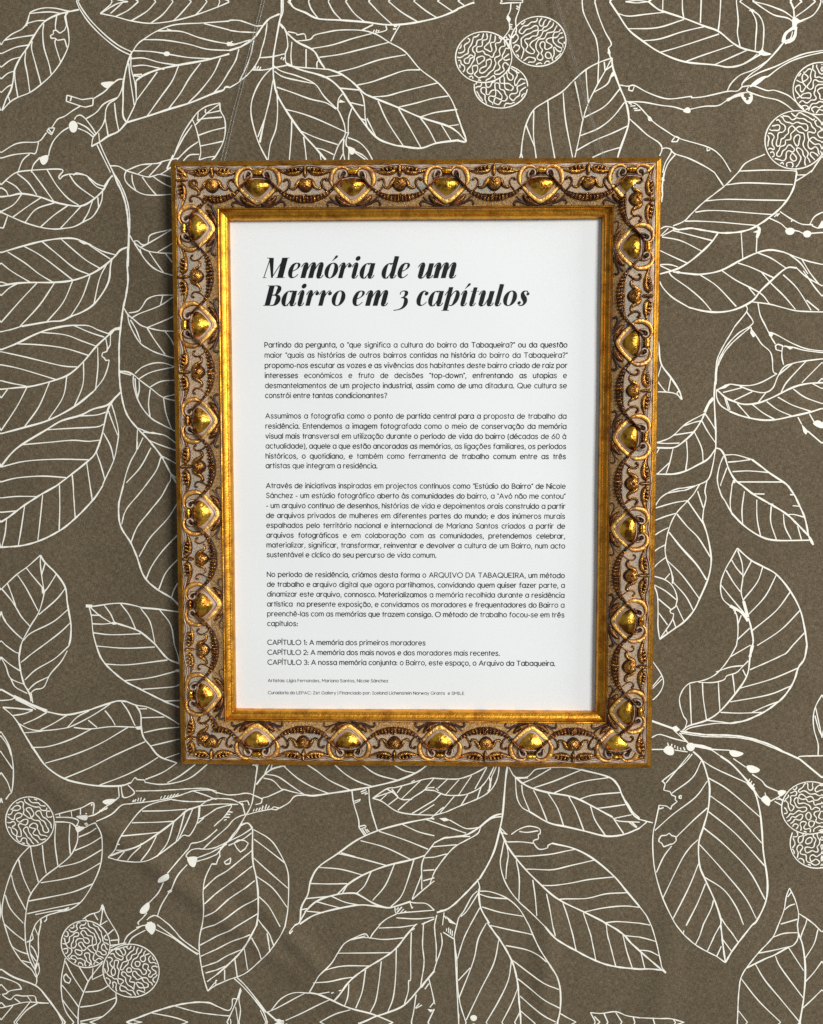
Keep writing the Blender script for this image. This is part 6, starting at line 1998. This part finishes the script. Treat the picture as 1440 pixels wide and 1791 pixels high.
LINES = [
 ('p1', 'Partindo da pergunta, o “que significa a cultura do bairro da Tabaqueira?” ou da questão', -84.78, 85.31, 68.71, 68.19, 1),
 ('p1', 'maior “quais as histórias de outros bairros contidas na história do bairro da Tabaqueira?”', -84.78, 85.38, 62.98, 62.47, 1),
 ('p1', 'propomo-nos escutar as vozes e as vivências dos habitantes deste bairro criado de raiz por', -84.78, 85.44, 57.24, 56.75, 1),
 ('p1', 'interesses económicos e fruto de decisões “top-down”, enfrentando as utopias e', -84.79, 85.18, 51.62, 51.15, 1),
 ('p1', 'desmantelamentos de um projecto industrial, assim como de uma ditadura. Que cultura se', -84.79, 85.24, 45.93, 45.48, 1),
 ('p1', 'constrói entre tantas condicionantes?', -84.79, -15.78, 40.36, 40.18, 0),
 ('p2', 'Assumimos a fotografia como o ponto de partida central para a proposta de trabalho da', -84.8, 85.27, 28.81, 28.41, 1),
 ('p2', 'residência. Entendemos a imagem fotografada como o meio de conservação da memória', -84.8, 85.34, 23.08, 22.71, 1),
 ('p2', 'visual mais transversal em utilização durante o período de vida do bairro (décadas de 60 à', -84.8, 85.24, 17.41, 17.06, 1),
 ('p2', 'actualidade), aquele a que estão ancoradas as memórias, as ligações familiares, os períodos', -84.81, 85.3, 11.77, 11.43, 1),
 ('p2', 'históricos, o quotidiano, e também como ferramenta de trabalho comum entre as três', -84.81, 85.2, 6.09, 5.77, 1),
 ('p2', 'artistas que integram a residência.', -84.81, -21.39, 0.59, 0.48, 0),
 ('p3', 'Através de iniciativas inspiradas em projectos contínuos como “Estúdio do Bairro” de Nicole', -84.82, 85.23, -10.79, -11.05, 1),
 ('p3', 'Sánchez - um estúdio fotográfico aberto às comunidades do bairro, a “Avó não me contou”', -84.82, 85.13, -16.44, -16.69, 1),
 ('p3', '- um arquivo contínuo de desenhos, histórias de vida e depoimentos orais construído a partir', -84.83, 85.19, -22.17, -22.39, 1),
 ('p3', 'de arquivos privados de mulheres em diferentes partes do mundo; e dos inúmeros murais', -84.83, 85.09, -27.83, -28.04, 1),
 ('p3', 'espalhados pelo território nacional e internacional de Mariana Santos criados a partir de', -84.83, 85.15, -33.48, -33.67, 1),
 ('p3', 'arquivos fotográficos e em colaboração com as comunidades, pretendemos celebrar,', -84.84, 85.22, -39.16, -39.33, 1),
 ('p3', 'materializar, significar, transformar, reinventar e devolver a cultura de um Bairro, num acto', -84.84, 85.28, -44.82, -44.97, 1),
 ('p3', 'sustentável e cíclico do seu percurso de vida comum.', -84.84, 12.16, -50.42, -50.5, 0),
 ('p4', 'No período de residência, criámos desta forma o ARQUIVO DA TABAQUEIRA, um método', -84.85, 85.3, -61.82, -61.91, 1),
 ('p4', 'de trabalho e arquivo digital que agora partilhamos, convidando quem quiser fazer parte, a', -84.85, 85.36, -67.51, -67.59, 1),
 ('p4', 'dinamizar este arquivo, connosco. Materializamos a memória recolhida durante a residência', -84.85, 85.26, -73.21, -73.27, 1),
 ('p4', 'artística  na presente exposição, e convidamos os moradores e frequentadores do Bairro a', -84.86, 85.33, -78.92, -78.96, 1),
 ('p4', 'preenchê-las com as memórias que trazem consigo. O método de trabalho focou-se em três', -84.86, 85.39, -84.6, -84.62, 1),
 ('p4', 'capítulos:', -84.86, -67.46, -90.26, -90.26, 0),
 ('list', 'CAPÍTULO 1: A memória dos primeiros moradores', -84.87, 6.0, -101.2, -101.18, 0),
 ('list', 'CAPÍTULO 2: A memória dos mais novos e dos moradores mais recentes.', -84.87, 48.68, -107.01, -106.97, 0),
 ('list', 'CAPÍTULO 3: A nossa memória conjunta: o Bairro, este espaço, o Arquivo da Tabaqueira.', -84.88, 80.47, -112.8, -112.74, 0),
 ('c1', 'Artistas: Lígia Fernandes, Mariana Santos, Nicole Sánchez', -84.88, -15.43, -122.97, -122.92, 0),
 ('c2', 'Curadoria do LEPAC: Zet Gallery | Financiado por: Iceland Lichenstein Norway Grants  e SMILE', -84.89, 28.43, -130.09, -130.01, 0)]
KB = 0.2965
for block, name in (('p1', 'paragraph'), ('p2', 'paragraph'), ('p3', 'paragraph'), ('p4', 'paragraph'), ('list', 'chapter_list'), ('c1', 'credit_line'), ('c2', 'credit_line')):
    b = MB()
    for (bl, t, x0, x1, y0, y1, just) in LINES:
        if bl != block: continue
        small = bl in ('c1', 'c2')
        set_line(b, t, x0, x1, y0, y1, KB * (0.62 if small else 1.0), 0.12 if small else 0.222, just)
    me = b.mesh(name, smooth=False); me.transform(SI); o = link(name, me, sheet, [M_INK])
    bm = bmesh.new(); bm.from_mesh(o.data)
    for f in bm.faces:
        if f.normal.y > 0: f.normal_flip()
    bm.to_mesh(o.data); bm.free()

# ---- title lettering: a heavy high-contrast italic, each stroke a swelling pen line (x, y, half width), upright then slanted
SL = 0.27
def el(cx, cy, rx, ry, a0, a1, hw, n=26):
    return [(cx + rx * math.cos(math.radians(a)), cy + ry * math.sin(math.radians(a)), hw(a)) for a in np.linspace(a0, a1, n)]
def contrast(a): return 3.0 + 18.5 * abs(math.cos(math.radians(a))) ** 1.5
STEM = 22.0
def stem(x, y0, y1, w=STEM): return ('flat', [(x, y0, w), (x, y1, w)])
def tail(x): return [(x, 40, STEM), (x + 1, 20, STEM - 1), (x + 5, 7, 15), (x + 17, 1.5, 6), (x + 30, 8, 3), (x + 40, 30, 2.6)]
def lead(x): return [(x - 38, 108, 2.6), (x - 27, 136, 3.2), (x - 14, 147, 6), (x - 2, 143, 14), (x, 128, STEM - 1), (x, 110, STEM)]
def arch(x0, x1): return [(x0 + 12, 52, 2.6), (x0 + 24, 96, 3), (x0 + 38, 132, 4), (x1 - 16, 147, 7), (x1 - 2, 143, 15), (x1, 126, STEM - 1), (x1, 108, STEM)]
def ring(cx, cy): return [el(cx, cy, 45, 73, 90, 450, contrast, 44)]
ACUTE = lambda x: [[(x - 18, 172, 2), (x - 4, 190, 7), (x + 9, 208, 12.5), (x + 14, 217, 11.5), (x + 17, 224, 4)]]
def ball(x, y, r=21): return ('dot', (x, y, r))
bowl_a = el(52, 72, 36, 73, 62, 300, lambda a: 3 + 19 * abs(math.cos(math.radians(a - 6))) ** 1.4, 26)
TG = {
 'M': [[(12, 5, 2.6), (28, 195, 3)], ('flat', [(2, 3, 3), (38, 3, 3)]), ('slab', [(14, 199), (62, 199), (104, 2), (86, 2)]), ('flat', [(-6, 197, 3), (40, 197, 3)]), [(94, 8, 3), (168, 192, 3.2)], ('flat', [(175, 0, 29), (175, 200, 29)]), ('flat', [(134, 3, 3), (222, 3, 3)]), ('flat', [(148, 197, 3), (220, 197, 3)])],
 'B': [('flat', [(36, 0, 26), (36, 200, 26)]), ('flat', [(-4, 3, 3), (92, 3, 3)]), ('flat', [(-8, 197, 3), (92, 197, 3)]), [(70, 197, 3), (96, 194, 7), (113, 176, 19), (115, 152, 22), (104, 122, 15), (84, 107, 4), (60, 104, 3)], [(60, 104, 3), (96, 103, 6), (122, 88, 19), (130, 56, 25), (120, 24, 20), (98, 6, 7), (70, 3, 3)]],
 'e': [[(38, 66, 2.6), (70, 76, 3.4), (96, 98, 8), (104, 122, 13), (97, 139, 10), (80, 147, 4), (60, 142, 9), (42, 122, 17), (33, 88, 21), (33, 56, 22), (42, 26, 18), (58, 8, 10), (78, 5, 5), (98, 16, 3.4), (116, 38, 2.6)]],
 'm': [lead(28), stem(28, 0, 116), arch(28, 96), stem(96, 0, 116), arch(96, 164), stem(164, 38, 116), tail(164)],
 'n': [], 'u': [lead(24), stem(24, 38, 116), [(24, 46, STEM), (25, 20, STEM - 1), (34, 4, 12), (50, 4, 5), (66, 24, 3.2), (80, 66, 2.6), (88, 110, 2.6)], stem(100, 38, 147), tail(100)],
 'o': ring(66, 75), 'ó': ring(66, 75) + ACUTE(70),
 'r': [lead(28), stem(28, 0, 116), [(38, 60, 2.6), (50, 100, 3), (64, 132, 4), (80, 147, 4.5), (92, 143, 8)], ball(93, 122, 19)],
 'i': [lead(26), stem(26, 38, 116), tail(26), ball(26, 195, 24)], 'í': [lead(26), stem(26, 38, 116), tail(26)] + ACUTE(32),
 'a': [bowl_a, [(58, 6, 5), (76, 30, 3), (90, 80, 2.6)], [(66, 137, 8), (80, 147, 4), (92, 138, 3)], stem(103, 38, 148), tail(103)],
 'd': [bowl_a, [(58, 6, 5), (76, 30, 3), (90, 80, 2.6)], [(66, 137, 8), (80, 147, 4), (92, 138, 3)], stem(103, 38, 215), tail(103), ('flat', [(78, 213, 3), (106, 216, 3)])],
 'c': [[(88, 130, 4), (76, 146, 4.5), (58, 142, 9), (42, 122, 17), (33, 88, 21), (33, 56, 22), (42, 26, 18), (58, 8, 10), (78, 5, 5), (98, 16, 3.4), (116, 38, 2.6)], ball(95, 122, 19)],
 'p': [[(-8, 104, 2.6), (8, 140, 3), (20, 158, 4)], ('flat', [(32, -46, 22), (32, 186, 21)]), ('flat', [(-2, -46, 3), (72, -46, 3)]), [(44, 60, 2.6), (58, 110, 3.2), (78, 142, 5), (98, 146, 9), (112, 126, 18), (116, 92, 21), (110, 50, 20), (96, 18, 12), (78, 3, 5), (58, 8, 3)]],
 't': [('flat', [(26, 38, 22), (26, 184, 19)]), tail(26), ('flat', [(-14, 145, 2.6), (70, 145, 2.6)])],
 'l': [('flat', [(28, 38, 22), (28, 214, 22)]), tail(28), ('flat', [(2, 212, 3), (32, 216, 3)])],
 's': [[(84, 128, 4), (74, 144, 5), (54, 147, 5), (36, 138, 12), (32, 118, 17), (46, 92, 22), (66, 68, 23), (78, 40, 18), (68, 12, 10), (44, 3, 5), (24, 10, 4)], ball(87, 118, 15), ball(22, 30, 17)],
 '3': [[(26, 112, 3), (24, 132, 3), (44, 147, 4), (66, 146, 7), (84, 130, 17), (82, 106, 15), (64, 88, 5), (44, 80, 2.6)], [(44, 80, 2.6), (72, 80, 7), (96, 60, 18), (102, 24, 21), (90, -10, 14), (60, -32, 7), (20, -42, 3), (0, -42, 2.4)]],
}
TITLE = [('M', -85.582, 107.22, 0.056043), ('e', -72.585, 107.156, 0.055973), ('m', -64.637, 107.117, 0.055931), ('ó', -51.61, 107.053, 0.055861), ('r', -43.455, 107.013, 0.055817), ('i', -36.144, 106.977, 0.055778), ('a', -31.458, 106.954, 0.055753), ('d', -19.085, 106.893, 0.055687), ('e', -11.067, 106.854, 0.055644), ('u', 1.226, 106.793, 0.055579), ('m', 9.895, 106.75, 0.055532), ('B', -85.188, 91.845, 0.056152), ('a', -75.532, 91.805, 0.0561), ('i', -66.557, 91.767, 0.056052), ('r', -61.905, 91.748, 0.056027), ('r', -54.734, 91.718, 0.055988), ('o', -47.68, 91.688, 0.055951), ('e', -36.493, 91.641, 0.055891), ('m', -28.39, 91.607, 0.055847), ('3', -11.31, 91.536, 0.055756), ('c', -0.496, 91.491, 0.055698), ('a', 7.023, 91.459, 0.055658), ('p', 15.76, 91.423, 0.055611), ('í', 24.934, 91.384, 0.055562), ('t', 29.879, 91.364, 0.055536), ('u', 35.155, 91.342, 0.055507), ('l', 44.035, 91.304, 0.05546), ('o', 48.527, 91.286, 0.055436), ('s', 56.675, 91.252, 0.055393)]
tb = MB()
def setc(ch, x0, y0, k, sx=1.0):
    def tr(P): P = np.asarray(P, float); return np.stack([x0 + (P[:, 0] * sx + SL * P[:, 1]) * k, y0 + P[:, 1] * k], 1)
    for st_ in TG[ch]:
        if isinstance(st_, tuple) and st_[0] == 'dot':
            cx, cy, r = st_[1]; P = [(cx + r * math.cos(t), cy + r * math.sin(t)) for t in np.linspace(0, 2 * math.pi, 22, endpoint=False)]
            polyfill(tb, tr(P), 0, paper_h, W3, 0.03)
        elif isinstance(st_, tuple) and st_[0] == 'slab':
            polyfill(tb, tr(st_[1]), 0, paper_h, W3, 0.03)
        elif isinstance(st_, tuple):                  # straight stroke with square-cut ends (horizontal cut on stems)
            (xa, ya, wa), (xb, yb, wb_) = st_[1]
            if abs(xb - xa) > abs(yb - ya): P = [(xa, ya - wa), (xb, yb - wb_), (xb, yb + wb_), (xa, ya + wa)]
            else: P = [(xa - wa, ya), (xa + wa, ya), (xb + wb_, yb), (xb - wb_, yb)]
            polyfill(tb, tr(P), 0, paper_h, W3, 0.03)
        else:                                         # swelling pen line: offset in upright space, then slanted
            Q = smooth_curve(np.array(st_, float), 4)
            T = np.gradient(Q[:, :2], axis=0); T /= np.maximum(np.linalg.norm(T, axis=1, keepdims=True), 1e-9)
            Nn = np.stack([-T[:, 1], T[:, 0]], 1); w = np.maximum(Q[:, 2:3] * 1.0, 4.6)
            Aa, Bb = tr(Q[:, :2] + Nn * w), tr(Q[:, :2] - Nn * w); zc[0] += 1
            h = 0.03 + (zc[0] % 97) * 0.0012; vs_ = []
            for i in range(len(Q)):
                z = float(paper_h(Aa[i, 0], Aa[i, 1])) + h + i * 0.0009
                vs_ += [W3(Aa[i, 0], Aa[i, 1], z), W3(Bb[i, 0], Bb[i, 1], z)]
            tb.add(vs_, [(2 * i, 2 * i + 1, 2 * i + 3, 2 * i + 2) for i in range(len(Q) - 1)], 0)
for ch, x0, y0, k in TITLE: setc(ch, x0, y0, k, 1.12 if ch == 'm' else 1.09 if ch == 'u' else 1.03 if ch in 'adp' else 1.0)
me = tb.mesh('title', smooth=False); me.transform(SI); o = link('title', me, sheet, [M_INK])
bm = bmesh.new(); bm.from_mesh(o.data)
for f in bm.faces:
    if f.normal.y > 0: f.normal_flip()
bm.to_mesh(o.data); bm.free()

# ------------------------------------------------------------------ the clear cord the frame hangs by
cord = empty('hanging_cord', W3(-10, 545, 6))
tag(cord, 'thin clear nylon cord rising in two slanted double strands above the gold frame', 'cord')
def tube(p0, p1, r, name, parent, mt):
    b = MB(); p0, p1 = Vector(p0), Vector(p1); d = (p1 - p0).normalized(); a = d.orthogonal().normalized(); c = d.cross(a); K = 6
    n = 14
    for i in range(n + 1):
        q = p0.lerp(p1, i / n) + Vector((math.sin(i * 1.3) * 0.00025, 0, 0)) * (0 < i < n)
        b.v += [q + (a * math.cos(t) + c * math.sin(t)) * r for t in [2 * math.pi * k / K for k in range(K)]]
    for i in range(n):
        for k in range(K): b.f.append((i * K + k, i * K + (k + 1) % K, (i + 1) * K + (k + 1) % K, (i + 1) * K + k)); b.mi.append(0)
    me = b.mesh(name, recalc=True); me.transform(Matrix.Translation(-parent.location)); link(name, me, parent, [mt])
for x0, y0, x1, y1 in [(-5.8, 545.0, -107.8, 171.2), (-6.1, 545.0, -109.6, 171.2), (-15.7, 545.0, 105.5, 170.5), (-14.5, 545.0, 106.4, 170.5)]:
    tube(W3(x0, y0, 5.0), W3(x1, y1, 3.0), 0.00016, 'strand', cord, M_LINE)
